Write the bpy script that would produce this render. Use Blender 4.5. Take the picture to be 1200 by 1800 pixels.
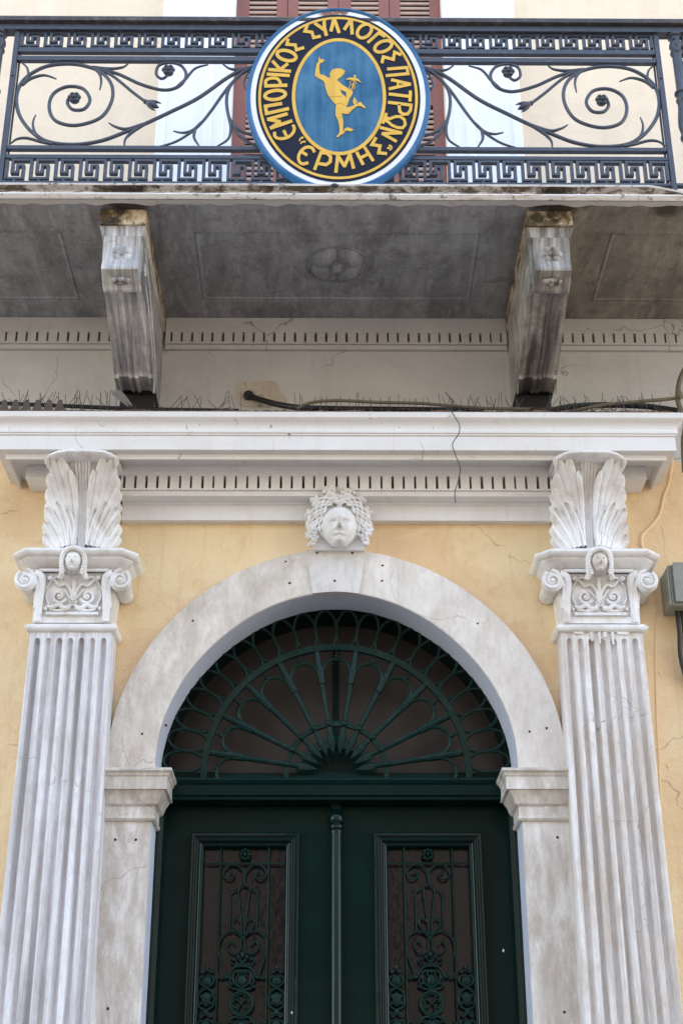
import bpy, math, random
from mathutils import Vector, Matrix
R = math.radians; PI = math.pi
random.seed(7)
for o in list(bpy.data.objects): bpy.data.objects.remove(o)
SC = bpy.context.scene; COL = SC.collection

# ------------------------------------------------------------------ camera
CAMP = Vector((-.0381, -6.0, 1.6)); FPX = 2576.5
_p, _y, _r = R(25.5296), R(.5773), R(-.1478)
cf = Vector((math.sin(_y)*math.cos(_p), math.cos(_y)*math.cos(_p), math.sin(_p)))
_rt = Vector((math.cos(_y), -math.sin(_y), 0)); _up = _rt.cross(cf)
cr = math.cos(_r)*_rt + math.sin(_r)*_up; cu = -math.sin(_r)*_rt + math.cos(_r)*_up
cam = bpy.data.cameras.new('camera'); camo = bpy.data.objects.new('camera', cam); COL.objects.link(camo)
m = Matrix((cr, cu, -cf)).transposed().to_4x4(); m.translation = CAMP; camo.matrix_world = m
cam.sensor_fit = 'VERTICAL'; cam.sensor_height = 36; cam.lens = FPX/1800*36; cam.clip_end = 500
SC.camera = camo
def at(u, v, Y):
    """point of the drawing measured at (u,v) on the vertical plane y=Y of the facade -> (x,z)"""
    d = cf + cr*((u-600)/FPX) + cu*((900-v)/FPX); t = (Y-CAMP.y)/d.y; P = CAMP+d*t
    return (P.x, P.z)

# ------------------------------------------------------------------ light
SUN_EL, SUN_AZ = 52, 25          # high sun standing behind the facade: the whole front is in open shade
W = bpy.data.worlds.new('World'); SC.world = W; W.use_nodes = True
nt = W.node_tree; bg = nt.nodes['Background']; sky = nt.nodes.new('ShaderNodeTexSky')
sky.sky_type = 'NISHITA'; sky.sun_disc = False; sky.sun_elevation = R(SUN_EL); sky.sun_rotation = R(SUN_AZ)
sky.air_density = 1.0; sky.dust_density = 1.2; sky.ozone_density = 1.0
nt.links.new(sky.outputs[0], bg.inputs[0]); bg.inputs[1].default_value = .15
sl = bpy.data.lights.new('sun', 'SUN'); sl.energy = 4.5; sl.angle = R(.5); sl.color = (1, .95, .88)
so = bpy.data.objects.new('sun', sl); COL.objects.link(so)
sd = Vector((math.sin(R(SUN_AZ))*math.cos(R(SUN_EL)), math.cos(R(SUN_AZ))*math.cos(R(SUN_EL)), math.sin(R(SUN_EL))))
so.rotation_euler = sd.to_track_quat('Z', 'Y').to_euler()
vs = SC.view_settings; vs.view_transform = 'Standard'; vs.look = 'None'; vs.gamma = 1; vs.exposure = 2.9
vs.use_white_balance = True; vs.white_balance_temperature = 8300; vs.white_balance_tint = 12

# ------------------------------------------------------------------ materials
def new_mat(name):
    m = bpy.data.materials.new(name); m.use_nodes = True
    return m, m.node_tree, m.node_tree.nodes['Principled BSDF']
class NB:
    def __init__(s, nt):
        s.nt = nt; tc = nt.nodes.new('ShaderNodeTexCoord'); oi = nt.nodes.new('ShaderNodeObjectInfo')
        mul = s.math('MULTIPLY', oi.outputs['Random'], 13.7)
        add = nt.nodes.new('ShaderNodeVectorMath'); add.operation = 'ADD'
        nt.links.new(tc.outputs['Object'], add.inputs[0]); cb = nt.nodes.new('ShaderNodeCombineXYZ')
        for i in range(3): nt.links.new(mul, cb.inputs[i])
        nt.links.new(cb.outputs[0], add.inputs[1]); s.co = add.outputs[0]; s.raw = tc.outputs['Object']
    def math(s, op, a, b=None, clamp=False):
        n = s.nt.nodes.new('ShaderNodeMath'); n.operation = op; n.use_clamp = clamp
        for i, q in enumerate((a, b)):
            if q is None: continue
            if isinstance(q, (int, float)): n.inputs[i].default_value = q
            else: s.nt.links.new(q, n.inputs[i])
        return n.outputs[0]
    def mapped(s, scale, rot=(0,0,0), raw=False):
        n = s.nt.nodes.new('ShaderNodeMapping'); n.inputs['Scale'].default_value = scale; n.inputs['Rotation'].default_value = rot
        s.nt.links.new(s.raw if raw else s.co, n.inputs[0]); return n.outputs[0]
    def noise(s, scale, detail=6, rough=.6, stretch=None, rot=(0,0,0), dist=0, raw=False):
        n = s.nt.nodes.new('ShaderNodeTexNoise'); n.inputs['Scale'].default_value = scale; n.inputs['Detail'].default_value = detail
        n.inputs['Roughness'].default_value = rough; n.inputs['Distortion'].default_value = dist
        s.nt.links.new(s.mapped(stretch or (1,1,1), rot, raw), n.inputs['Vector']); return n.outputs['Fac']
    def ramp(s, fac, stops):
        n = s.nt.nodes.new('ShaderNodeValToRGB'); e = n.color_ramp.elements
        while len(e) < len(stops): e.new(.5)
        for q, (p, c) in zip(e, stops):
            q.position = p; q.color = (c, c, c, 1) if isinstance(c, (int, float)) else (*c, 1)
        s.nt.links.new(fac, n.inputs[0]); return n.outputs[0]
    def mix(s, fac, a, b, mode='MIX'):
        n = s.nt.nodes.new('ShaderNodeMix'); n.data_type = 'RGBA'; n.blend_type = mode
        for i, q in ((0, fac), (6, a), (7, b)):
            if isinstance(q, (int, float)): n.inputs[i].default_value = q
            elif isinstance(q, tuple): n.inputs[i].default_value = (*q, 1)
            else: s.nt.links.new(q, n.inputs[i])
        return n.outputs[2]
    def cracks(s, scale, width, cover=.55):
        """thin hairline cracks: wobbly cell edges, present only in patches"""
        wob = s.nt.nodes.new('ShaderNodeTexNoise'); wob.inputs['Scale'].default_value = 9; s.nt.links.new(s.co, wob.inputs['Vector'])
        ad = s.nt.nodes.new('ShaderNodeMix'); ad.data_type = 'VECTOR'; ad.inputs[0].default_value = .12
        s.nt.links.new(s.co, ad.inputs[4]); s.nt.links.new(wob.outputs['Color'], ad.inputs[5])
        v = s.nt.nodes.new('ShaderNodeTexVoronoi'); v.feature = 'DISTANCE_TO_EDGE'; v.inputs['Scale'].default_value = scale
        s.nt.links.new(ad.outputs[1], v.inputs['Vector'])
        line = s.ramp(v.outputs['Distance'], [(0, 1), (width, 0)])
        mask = s.ramp(s.noise(1.7, 3), [(cover, 0), (cover+.05, 1)])
        return s.math('MULTIPLY', line, mask)
    def bump(s, bsdf, height, strength, dist=.01):
        n = s.nt.nodes.new('ShaderNodeBump'); n.inputs['Strength'].default_value = strength; n.inputs['Distance'].default_value = dist
        s.nt.links.new(height, n.inputs['Height']); s.nt.links.new(n.outputs[0], bsdf.inputs['Normal'])

def marble(name, lo, hi, tint, stain=.5, streak=(9,9,.7), vein=None, rough=.55, diag=None, ang=0, spots=None):
    m, nt, b = new_mat(name); n = NB(nt)
    a = n.noise(1, 10, .68, streak, dist=.4); c = n.ramp(a, [(.38, lo), (.60, hi)])
    bl = n.noise(5.5, 11, .74, (1.6,1.6,.7), dist=.4); c = n.mix(n.ramp(bl, [(.47, 0), (.60, stain)]), c, tint)
    fine = n.noise(42, 6, .7, (1,1,.35)); c = n.mix(n.ramp(fine, [(.3, .28), (.55, 0)]), c, tuple(q*.55 for q in lo))
    if diag:
        a = n.noise(1, 8, .65, diag, (0, 0, ang), dist=.5); c = n.mix(.6, c, n.ramp(a, [(.36, lo), (.62, hi)]))
    if vein:
        w = n.noise(3.2, 9, .6, (1,1,1), (0, R(-38), 0), dist=1.6); v = n.ramp(w, [(.47, 0), (.5, .5), (.53, 0)])
        c = n.mix(v, c, vein)
    c = n.mix(n.math('MULTIPLY', n.cracks(2.3, .004, .56), .6), c, (.1, .085, .07))
    if diag:
        f2 = n.noise(1, 10, .75, (28, 6, 6), (0, 0, ang), dist=.3); c = n.mix(n.ramp(f2, [(.52, 0), (.66, .55)]), c, tuple(q*1.25 for q in hi))
        f3 = n.noise(11, 10, .8); c = n.mix(n.ramp(f3, [(.52, 0), (.64, .6)]), c, tuple(q*.7 for q in lo))
    if spots: c = blot(n, c, spots, (.035, .026, .018))
    nt.links.new(c, b.inputs['Base Color']); b.inputs['Roughness'].default_value = rough
    h = n.math('ADD', n.noise(60, 5, .7), n.math('MULTIPLY', n.noise(9, 6, .6), 2)); n.bump(b, h, .35, .004)
    return m
def blot(n, c, spots, col, scale=14):
    for (ctr, rad) in spots:
        d = n.nt.nodes.new('ShaderNodeVectorMath'); d.operation = 'DISTANCE'; n.nt.links.new(n.raw, d.inputs[0]); d.inputs[1].default_value = ctr
        q = n.math('ADD', n.math('DIVIDE', d.outputs['Value'], rad), n.math('MULTIPLY', n.math('SUBTRACT', n.noise(scale, 6, .7, raw=True), .5), 1.5))
        c = n.mix(n.ramp(q, [(.45, .92), (.95, 0)]), c, col)
    return c
def painted(name, col, dark, amt=.25, crack=.7, rust=0, rough=.6, bumpd=.003, streak=(6,6,1.2), cover=.56):
    m, nt, b = new_mat(name); n = NB(nt)
    a = n.noise(1, 7, .6, streak); c = n.mix(n.ramp(a, [(.42, 0), (.75, amt)]), col, dark)
    bl = n.noise(14, 8, .7); c = n.mix(n.ramp(bl, [(.55, 0), (.74, amt*.8)]), c, dark)
    pt = n.noise(2.6, 7, .68, dist=.6); c = n.mix(n.ramp(pt, [(.48, 0), (.56, min(1, amt*.8))]), c, tuple(min(.9, q*1.10+.02) for q in col))
    rn = n.noise(1, 6, .65, (16, 16, .8)); c = n.mix(n.ramp(rn, [(.56, 0), (.70, amt*.5)]), c, dark)
    if crack: c = n.mix(n.math('MULTIPLY', n.cracks(1.9, .0045, cover), crack), c, tuple(q*.25 for q in dark))
    if rust:
        s1 = n.noise(26, 8, .75, (1,1,.55)); sp = n.ramp(s1, [(.63, 0), (.66, 1)]); ms = n.ramp(n.noise(2.2, 3), [(.46, 0), (.58, 1)])
        c = n.mix(n.math('MULTIPLY', n.math('MULTIPLY', sp, ms), rust), c, (.13, .05, .02))
        dr = n.noise(1, 5, .6, (34, 34, 1.3)); d2 = n.ramp(dr, [(.66, 0), (.72, .45)])
        c = n.mix(n.math('MULTIPLY', n.math('MULTIPLY', d2, ms), rust), c, (.42, .28, .15))
    nt.links.new(c, b.inputs['Base Color']); b.inputs['Roughness'].default_value = rough
    h = n.math('ADD', n.noise(90, 4, .6), n.math('MULTIPLY', n.noise(12, 6, .6), 3)); n.bump(b, h, .4, bumpd)
    return m
def metal_paint(name, col, dust, rough=.4, amt=.4, coat=0, bump=.25, scale=30):
    m, nt, b = new_mat(name); n = NB(nt)
    a = n.noise(scale, 7, .7); c = n.mix(n.ramp(a, [(.5, 0), (.75, amt)]), col, dust)
    a2 = n.noise(4, 5, .6); c = n.mix(n.ramp(a2, [(.45, 0), (.8, amt)]), c, tuple(q*.6 for q in col))
    nt.links.new(c, b.inputs['Base Color']); b.inputs['Roughness'].default_value = rough
    b.inputs['Specular IOR Level'].default_value = {0: .5, .06: .07}.get(coat, .1); b.inputs['Coat Weight'].default_value = coat; b.inputs['Coat Roughness'].default_value = .04
    n.bump(b, n.noise(120, 4, .6), bump, .002); return m
def plain(name, col, rough=.6, metallic=0):
    m, nt, b = new_mat(name); n = NB(nt)
    c = n.mix(n.ramp(n.noise(18, 6, .65), [(.4, 0), (.75, .45)]), col, tuple(q*.5 for q in col))
    nt.links.new(c, b.inputs['Base Color']); b.inputs['Roughness'].default_value = rough; b.inputs['Metallic'].default_value = metallic
    return m

M = {}
M['yellow'] = painted('yellow_plaster', (.87, .63, .38), (.68, .42, .20), .7, .6, 0, .8, .008, (1.6,1.6,1.0), .55)
M['cream'] = painted('cream_plaster', (.80, .64, .48), (.66, .52, .38), .4, 0, 0, .85, .003)
M['frieze'] = painted('grey_white_paint', (.585, .575, .56), (.44, .41, .39), .45, .8, .35, .7, .003, (1.5,1.5,4), .5)
M['patch'] = painted('patch_plaster', (.56, .50, .42), (.36, .29, .22), .6, .8, 0, .8, .006, (6,6,6), .45)
M['white'] = painted('white_paint', (.82, .81, .80), (.62, .58, .53), .35, .35, 0, .55, .003)
M['cornice'] = painted('cornice_paint', (.80, .78, .76), (.60, .54, .47), .3, .7, 1.0, .55, .0025, (1.2,1.2,6), .52)
M['reveal'] = painted('skylight_blue_white', (.66, .70, .80), (.5, .52, .6), .3, .4, 0, .5, .002)  # white with the blue of the skylight mixed into the colour
M['relief'] = painted('chalky_white_paint', (.84, .83, .82), (.50, .40, .30), .75, .3, 0, .6, .004, (8,8,5))
M['surround'] = painted('window_surround_paint', (.80, .80, .83), (.68, .67, .70), .3, 0, 0, .6)
M['marble_left'] = marble('weathered_marble_blue', (.50,.48,.49), (.86,.86,.89), (.56,.49,.42), .3, (26,26,.7))
M['marble_right'] = marble('weathered_marble_brown', (.54,.48,.43), (.87,.85,.84), (.56,.44,.32), .38, (26,26,.7))
M['arch_left'] = marble('arch_marble_brown', (.56,.49,.42), (.80,.74,.67), (.50,.42,.34), .5, (5,5,3))
M['arch_right'] = marble('arch_marble_pale', (.70,.64,.58), (.86,.81,.76), (.60,.52,.43), .35, (5,5,3))
M['key'] = marble('keystone_marble', (.62,.59,.55), (.76,.73,.70), (.55,.48,.41), .4, (3,3,3))
M['jamb'] = marble('jamb_marble', (.54,.48,.42), (.85,.81,.77), (.44,.37,.30), .6, (9,9,2.0))
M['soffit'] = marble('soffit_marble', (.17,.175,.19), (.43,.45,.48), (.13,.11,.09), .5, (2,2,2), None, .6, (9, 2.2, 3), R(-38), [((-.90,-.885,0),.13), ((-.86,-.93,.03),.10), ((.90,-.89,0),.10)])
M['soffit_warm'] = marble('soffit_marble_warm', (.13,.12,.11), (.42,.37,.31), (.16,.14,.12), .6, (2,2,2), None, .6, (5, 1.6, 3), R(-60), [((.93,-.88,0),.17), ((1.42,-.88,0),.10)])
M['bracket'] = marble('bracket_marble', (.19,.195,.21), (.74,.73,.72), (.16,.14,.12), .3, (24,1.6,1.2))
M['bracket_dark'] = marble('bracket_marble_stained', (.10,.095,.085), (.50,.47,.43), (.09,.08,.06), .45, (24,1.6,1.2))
M['iron'] = metal_paint('blue_grey_iron_paint', (.046, .056, .076), (.13, .145, .175), .42, .45)
M['green'] = metal_paint('dark_green_gloss_paint', (.0006, .0150, .0125), (.003, .022, .018), .35, .4, .06, .12, 12)
M['green_gloss'] = metal_paint('green_gloss_trim', (.0006, .0150, .0135), (.003, .022, .018), .3, .3, .45, .1, 12)
M['green_iron'] = metal_paint('dark_green_iron_paint', (.003, .024, .019), (.035, .058, .048), .36, .7, .1, .4, 40)
M['shutter'] = metal_paint('red_brown_shutter_paint', (.26, .085, .06), (.34, .15, .11), .55, .4, 0, .1, 20)
M['slat'] = plain('pale_slat_paint', (.50, .33, .26), .6)  # slats paler than the shutter frames
M['handrail'] = metal_paint('weathered_handrail_paint', (.045, .04, .042), (.20, .16, .13), .6, .8, 0, .6, 24)
M['black'] = plain('black_rubber_and_shade', (.012, .012, .013), .5)  # rubber of hoses and cables, also the painted dark below the brackets
M['khaki'] = plain('khaki_cable', (.17, .14, .09), .6)
M['rusty'] = plain('rusty_brown_debris', (.12, .07, .04), .9)
M['comb'] = plain('brown_plastic_comb', (.10, .075, .06), .6)
M['spike'] = plain('grey_steel_wire', (.09, .08, .075), .45, .6)
M['box'] = plain('grey_green_box_paint', (.27, .28, .24), .45)
M['hole'] = plain('rusty_hole', (.09, .035, .018), .9)
M['groove'] = plain('slot_back_grey', (.20, .185, .165), .9)  # darker grey for the backs of the dentil slots
M['feather'] = plain('grey_feather', (.20, .18, .17), .8)
M['capplaster'] = None
# stained cream plaster with black-brown growth on top of the brackets
def grimy(name, base, grime, lo, hi, scale=9, streak=(1,1,1), spots=None):
    m, nt, b = new_mat(name); n = NB(nt)
    c = n.mix(n.ramp(n.noise(scale, 9, .72, streak, dist=.5), [(lo, 0), (hi, 1)]), base, grime)
    c = n.mix(n.ramp(n.noise(scale*2.3, 8, .7), [(.56, 0), (.64, .8)]), c, (.03, .022, .015))
    if spots: c = blot(n, c, spots, (.03, .022, .012), 26)
    nt.links.new(c, b.inputs['Base Color']); b.inputs['Roughness'].default_value = .85
    n.bump(b, n.noise(50, 6, .7), .5, .006); return m
M['capplaster'] = grimy('stained_cream_plaster', (.66,.54,.38), (.12,.075,.035), .42, .56, 11, (1,1,1), [((-.99,-.846,-.07),.05), ((-.955,-.846,-.05),.035), ((-.93,-.846,-.005),.035), ((.86,-.846,-.03),.05), ((.92,-.846,-.01),.035), ((.94,-.846,-.045),.025)])
M['slabedge'] = grimy('stained_slab_edge_paint', (.62,.58,.54), (.13,.10,.075), .44, .54, 9, (1,1,3), [((-.90,-.93,.03),.13), ((.93,-.93,.03),.10)])
M['slablip'] = grimy('slab_lip_paint', (.85,.84,.84), (.35,.29,.23), .55, .66, 7, (1,1,8))
M['ledge'] = grimy('dirty_ledge', (.20,.12,.075), (.09,.035,.018), .4, .6, 22)
M['ground'] = plain('street_paving', (.14, .13, .125), .9)
M['opp'] = painted('opposite_plaster', (.10, .10, .105), (.07, .07, .07), .3, 0, 0, .9)
# sign paints
def sign_paint(name, col, light, amt, streak=(30,30,1.6), rough=.35, spots=None):
    m, nt, b = new_mat(name); n = NB(nt)
    c = n.mix(n.ramp(n.noise(1, 6, .65, streak), [(.45, 0), (.8, amt)]), col, light)
    c = n.mix(n.ramp(n.noise(7, 5, .6), [(.4, 0), (.75, amt*.7)]), c, light)
    if spots: c = blot(n, c, spots, (.22, .07, .025), 26)
    nt.links.new(c, b.inputs['Base Color']); b.inputs['Roughness'].default_value = rough; b.inputs['Specular IOR Level'].default_value = .2; return m
M['s_blue'] = sign_paint('sign_field_blue', (.012, .10, .20), (.08, .25, .38), .75)
M['s_rim'] = sign_paint('sign_rim_blue', (.018, .12, .27), (.06, .22, .38), .6)
M['s_white'] = sign_paint('sign_white', (.85, .85, .88), (.6, .55, .52), .35, spots=[((-.05,0,.492),.045), ((-.005,0,.497),.035), ((.03,0,.495),.03)])
M['s_navy'] = sign_paint('sign_navy', (.004, .005, .015), (.012, .014, .03), .6)
M['s_gold'] = sign_paint('sign_gold', (.80, .48, .09), (.50, .26, .05), .55, (22,22,3), .35)
M['s_line'] = plain('sign_drawing_line', (.30, .17, .05), .5)
# glass: dark old panes, slightly uneven
def pane_mat(name, col, rough):
    m, nt, b = new_mat(name); n = NB(nt)
    c = n.mix(n.ramp(n.noise(2.2, 4, .5), [(.3, 0), (.75, .8)]), col, tuple(q*.3 for q in col))
    nt.links.new(c, b.inputs['Base Color']); b.inputs['Roughness'].default_value = rough
    b.inputs['Specular IOR Level'].default_value = .3; n.bump(b, n.noise(35, 3, .5), .3, .004); return m
M['pane_fan'] = pane_mat('dusty_dark_fanlight_glass', (.062, .050, .044), .3)
M['pane_door'] = pane_mat('dusty_dark_door_glass', (.009, .008, .011), .14)

# ------------------------------------------------------------------ mesh tools
ROOTLOC = {}
class MB:
    def __init__(s): s.v = []; s.f = []
    def add(s, vs, fs):
        o = len(s.v); s.v += [tuple(p) for p in vs]; s.f += [tuple(i+o for i in f) for f in fs]
    def box(s, x0, x1, y0, y1, z0, z1):
        s.add([(x0,y0,z0),(x1,y0,z0),(x1,y1,z0),(x0,y1,z0),(x0,y0,z1),(x1,y0,z1),(x1,y1,z1),(x0,y1,z1)],
              [(0,3,2,1),(4,5,6,7),(0,1,5,4),(1,2,6,5),(2,3,7,6),(3,0,4,7)])
    def grid(s, rows, close=False):
        n = len(rows[0]); o = len(s.v)
        for r in rows: s.v += [tuple(p) for p in r]
        for i in range(len(rows)-1):
            for j in range(n if close else n-1):
                k = (j+1) % n; s.f.append((o+i*n+j, o+i*n+k, o+(i+1)*n+k, o+(i+1)*n+j))
        return o
    def prism(s, pts, x0, x1, axis='x'):
        """closed outline extruded; axis x: pts are (y,z); axis y: pts are (x,z)"""
        n = len(pts); mk = (lambda p, t: (t, p[0], p[1])) if axis == 'x' else (lambda p, t: (p[0], t, p[1]))
        s.add([mk(p, x0) for p in pts]+[mk(p, x1) for p in pts],
              [tuple(range(n)), tuple(range(2*n-1, n-1, -1))]+[(i, i+n, (i+1) % n+n, (i+1) % n) for i in range(n)])
    def sweep_plan(s, path, prof, cap=True):
        """profile [(d,z)] swept along an open plan path, d = offset to the left-hand (outer) side, mitred"""
        rows = []
        P = [Vector(p) for p in path]; N = []
        for i in range(len(P)-1):
            t = (P[i+1]-P[i]).normalized(); N.append(Vector((t.y, -t.x)))
        for i, p in enumerate(P):
            if i == 0: nn = N[0]
            elif i == len(P)-1: nn = N[-1]
            else: nn = (N[i-1]+N[i]); nn = nn/(nn.dot(N[i]))
            rows.append([(p.x+nn.x*d, p.y+nn.y*d, z) for d, z in prof])
        s.grid(rows)
    def tube(s, pts, r, n=8, closed=False, flat=1.0, up=None):
        P = [Vector(p) for p in pts]; m = len(P); rows = []
        rr = r if isinstance(r, (list, tuple)) else [r]*m
        ref = Vector(up) if up else None
        for i in range(m):
            a = P[i-1] if (i > 0 or closed) else P[i]; b = P[(i+1) % m] if (i < m-1 or closed) else P[i]
            t = (b-a)
            if t.length < 1e-9: t = Vector((0,0,1))
            t.normalize()
            q = ref or (Vector((0,1,0)) if abs(t.y) < .9 else Vector((1,0,0)))
            e1 = t.cross(q).normalized(); e2 = e1.cross(t).normalized()
            rows.append([tuple(P[i]+(e1*math.cos(2*PI*k/n)+e2*math.sin(2*PI*k/n)*flat)*rr[i]) for k in range(n)])
        if closed: rows.append(rows[0])
        o = s.grid(rows, True)
        if not closed:
            s.f.append(tuple(o+k for k in range(n-1, -1, -1))); s.f.append(tuple(o+(m-1)*n+k for k in range(n)))
    def ball(s, c, r, nu=12, nv=8):
        if isinstance(r, (int, float)): r = (r, r, r)
        rows = []
        for i in range(nv+1):
            a = PI*i/nv-PI/2
            rows.append([(c[0]+r[0]*math.cos(a)*math.cos(2*PI*k/nu), c[1]+r[1]*math.cos(a)*math.sin(2*PI*k/nu), c[2]+r[2]*math.sin(a)) for k in range(nu)])
        s.grid(rows, True)
    def lathe(s, c, prof, n=20):
        """prof [(r,z)] about the vertical axis through c=(x,y)"""
        s.grid([[(c[0]+r*math.cos(2*PI*k/n), c[1]+r*math.sin(2*PI*k/n), z) for k in range(n)] for r, z in prof], True)
    def disc_y(s, c, prof, n=20, sx=1, sz=1):
        """prof [(r,y)] about the axis along y through c=(x,z)"""
        s.grid([[(c[0]+sx*r*math.cos(2*PI*k/n), y, c[1]+sz*r*math.sin(2*PI*k/n)) for k in range(n)] for r, y in prof], True)
    def build(s, name, mat, parent=None, world=True, smooth=35, bevel=0, label=None):
        vs = s.v
        if parent is not None and world:
            rx, ry, rz = ROOTLOC.get(parent.name, (0,0,0)); vs = [(x-rx, y-ry, z-rz) for x, y, z in vs]
        me = bpy.data.meshes.new(name); me.from_pydata(vs, [], s.f); me.validate(); me.update()
        import bmesh
        bm = bmesh.new(); bm.from_mesh(me); bmesh.ops.remove_doubles(bm, verts=bm.verts, dist=1e-5)
        bmesh.ops.recalc_face_normals(bm, faces=bm.faces); bm.to_mesh(me); bm.free()
        if smooth:
            me.polygons.foreach_set('use_smooth', [True]*len(me.polygons)); me.set_sharp_from_angle(angle=R(smooth))
        o = bpy.data.objects.new(name, me); me.materials.append(M[mat]); COL.objects.link(o)
        if parent is not None: o.parent = parent; ROOTLOC[o.name] = ROOTLOC.get(parent.name, (0,0,0))
        if bevel:
            b = o.modifiers.new('bevel', 'BEVEL'); b.width = bevel; b.segments = 2; b.limit_method = 'ANGLE'; b.angle_limit = R(40)
        if label: o['label'] = label
        return o
def thing(name, label, cat, loc=(0,0,0), group=None):
    o = bpy.data.objects.new(name, None); COL.objects.link(o); o.location = loc; o.empty_display_size = .1
    o['label'] = label; o['category'] = cat
    if group: o['group'] = group
    ROOTLOC[o.name] = tuple(loc); return o
def tag(o, label, cat, group=None):
    o['label'] = label; o['category'] = cat
    if group: o['group'] = group
    return o
def dup(root, loc, label):
    def cp(o, par):
        c = o.copy(); COL.objects.link(c)
        if par is not None: c.parent = par
        for ch in [q for q in bpy.data.objects if q.parent == o]: cp(ch, c)
        return c
    r = cp(root, None); r.location = loc; r['label'] = label; return r
def cr_spline(pts, k=8, closed=False):
    """Catmull-Rom through 2D/3D points"""
    P = [Vector(p) for p in pts]; n = len(P); out = []
    for i in range(n if closed else n-1):
        p0 = P[(i-1) % n] if (closed or i > 0) else P[0]; p1 = P[i]; p2 = P[(i+1) % n]; p3 = P[(i+2) % n] if (closed or i+2 < n) else P[-1]
        for j in range(k):
            t = j/k; out.append(.5*((2*p1)+(-p0+p2)*t+(2*p0-5*p1+4*p2-p3)*t*t+(-p0+3*p1-3*p2+p3)*t**3))
    if not closed: out.append(P[-1])
    return [tuple(q) for q in out]
def arc(cx, cz, r, a0, a1, n, rz=None):
    rz = rz or r; return [(cx+r*math.cos(R(a0+(a1-a0)*i/n)), cz+rz*math.sin(R(a0+(a1-a0)*i/n))) for i in range(n+1)]

# ================================================================== STRUCTURE
WALL = .04; TOPZ = 5.507
g = MB(); g.add([(-60,-60,0),(60,-60,0),(60,40,0),(-60,40,0)], [(0,1,2,3)]); o = g.build('street_pavement', 'ground'); o['kind'] = 'structure'

# ---- the facade
bld = thing('building_facade', 'pale yellow and cream plastered townhouse front filling the picture', 'building', (0, .04, 0))
w = MB()   # lower wall, opening hidden behind the stone surround
w.box(-12, -.86, WALL, .5, 0, 4.75); w.box(.86, 12, WALL, .5, 0, 4.75)
n = 40; xs = [-.86+1.72*i/n for i in range(n+1)]; CZ = 3.315
for i in range(n):
    a, b = xs[i], xs[i+1]; za, zb = [CZ+math.sqrt(max(0, .8601**2-q*q)) for q in (a, b)]
    w.add([(a,WALL,za),(b,WALL,zb),(b,WALL,4.75),(a,WALL,4.75),(a,.5,za),(b,.5,zb)], [(0,1,2,3),(0,4,5,1)])
w.build('lower_wall', 'yellow', bld, smooth=0)
w = MB(); w.box(-12, 12, WALL, .5, 4.7502, 5.58); w.build('frieze_wall', 'frieze', bld, smooth=0)
w = MB(); w.box(-12, -.546, WALL, .5, 5.5802, 15); w.box(.572, 12, WALL, .5, 5.5802, 15); w.box(-.546, .572, WALL, .5, 8.4, 15)
w.build('upper_wall', 'cream', bld, smooth=0)
w = MB(); w.box(-.85, .85, .55, .6, 0, 4.4); w.box(-.6, .6, .5, .55, 5.58, 8.4); w.build('inner_wall', 'black', bld, smooth=0)

# dentil band under the balcony (three bays between the brackets)
def dentil_band(x0, x1, y, back, ztop, zs0, zs1, zbot, fil, pitch, slot, name, parent, mat):
    b = MB(); b.box(x0, x1, y, back, zs1, ztop); b.box(x0, x1, y+.0015, back, zbot, zs0)
    b.prism([(back, zbot-.001), (y+.014, zbot-.001), (y+.02, zbot-fil), (back, zbot-fil)], x0, x1)
    k = math.ceil((x0+slot)/pitch); xa = x0
    while k*pitch < x1-slot:
        c = k*pitch+random.uniform(-.0012, .0012); s = slot*random.uniform(.8, 1.15); b.box(xa, c-s/2, y+.0012, back-.0145, zs0, zs1); xa = c+s/2; k += 1
    b.box(xa, x1, y+.0012, back-.0145, zs0, zs1)
    q = b.build(name, mat, parent, smooth=0)
    g = MB(); g.box(x0, x1, back-.0145, back, zs0, zs1); g.build('slot_backing', 'groove', q, smooth=0)
    return q
for a, b_ in ((-2.6, -1.03), (-.82, .82), (1.03, 2.6)):
    dentil_band(a, b_, 0, WALL, TOPZ-.001, 5.372, 5.424, 5.362, .02, .0495, .011, 'dentil_band', bld, 'frieze')
# raised cable run painted over with the wall, right of the right pilaster
t = MB(); pts = [at(u, v, .03) for u, v in [(1182,800),(1176,845),(1166,872),(1160,900),(1146,922),(1130,938),(1127,952),(1132,972),(1142,985)]]
t.tube([(x, .036, z) for x, z in cr_spline(pts, 6)], .007, 8)
pts = [at(u, v, .03) for u, v in [(1148,1040),(1153,1060),(1152,1120),(1154,1250),(1158,1330),(1162,1420),(1166,1500),(1176,1560)]]
t.tube([(x, .038, z) for x, z in cr_spline(pts, 6)], .0045, 6)
for u, v in ((1154,1058),(1160,1182),(1174,1345),(1112,965)):
    x, z = at(u, v, .03); t.ball((x, .04, z), (.008, .006, .012), 8, 6)
t.build('painted_over_cable', 'yellow', bld)
# patch of broken plaster round the hose hole
px = [at(u, v, WALL) for u, v in [(421,672),(440,673),(462,670),(486,673),(493,690),(503,700),(500,712),(470,716),(430,714),(418,706),(416,690)]]
t = MB(); t.prism(cr_spline([(x, z) for x, z in px], 3, True), WALL-.004, WALL, 'y'); t.build('plaster_patch', 'patch', bld, label='rough repaired plaster patch round the hose hole')

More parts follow.
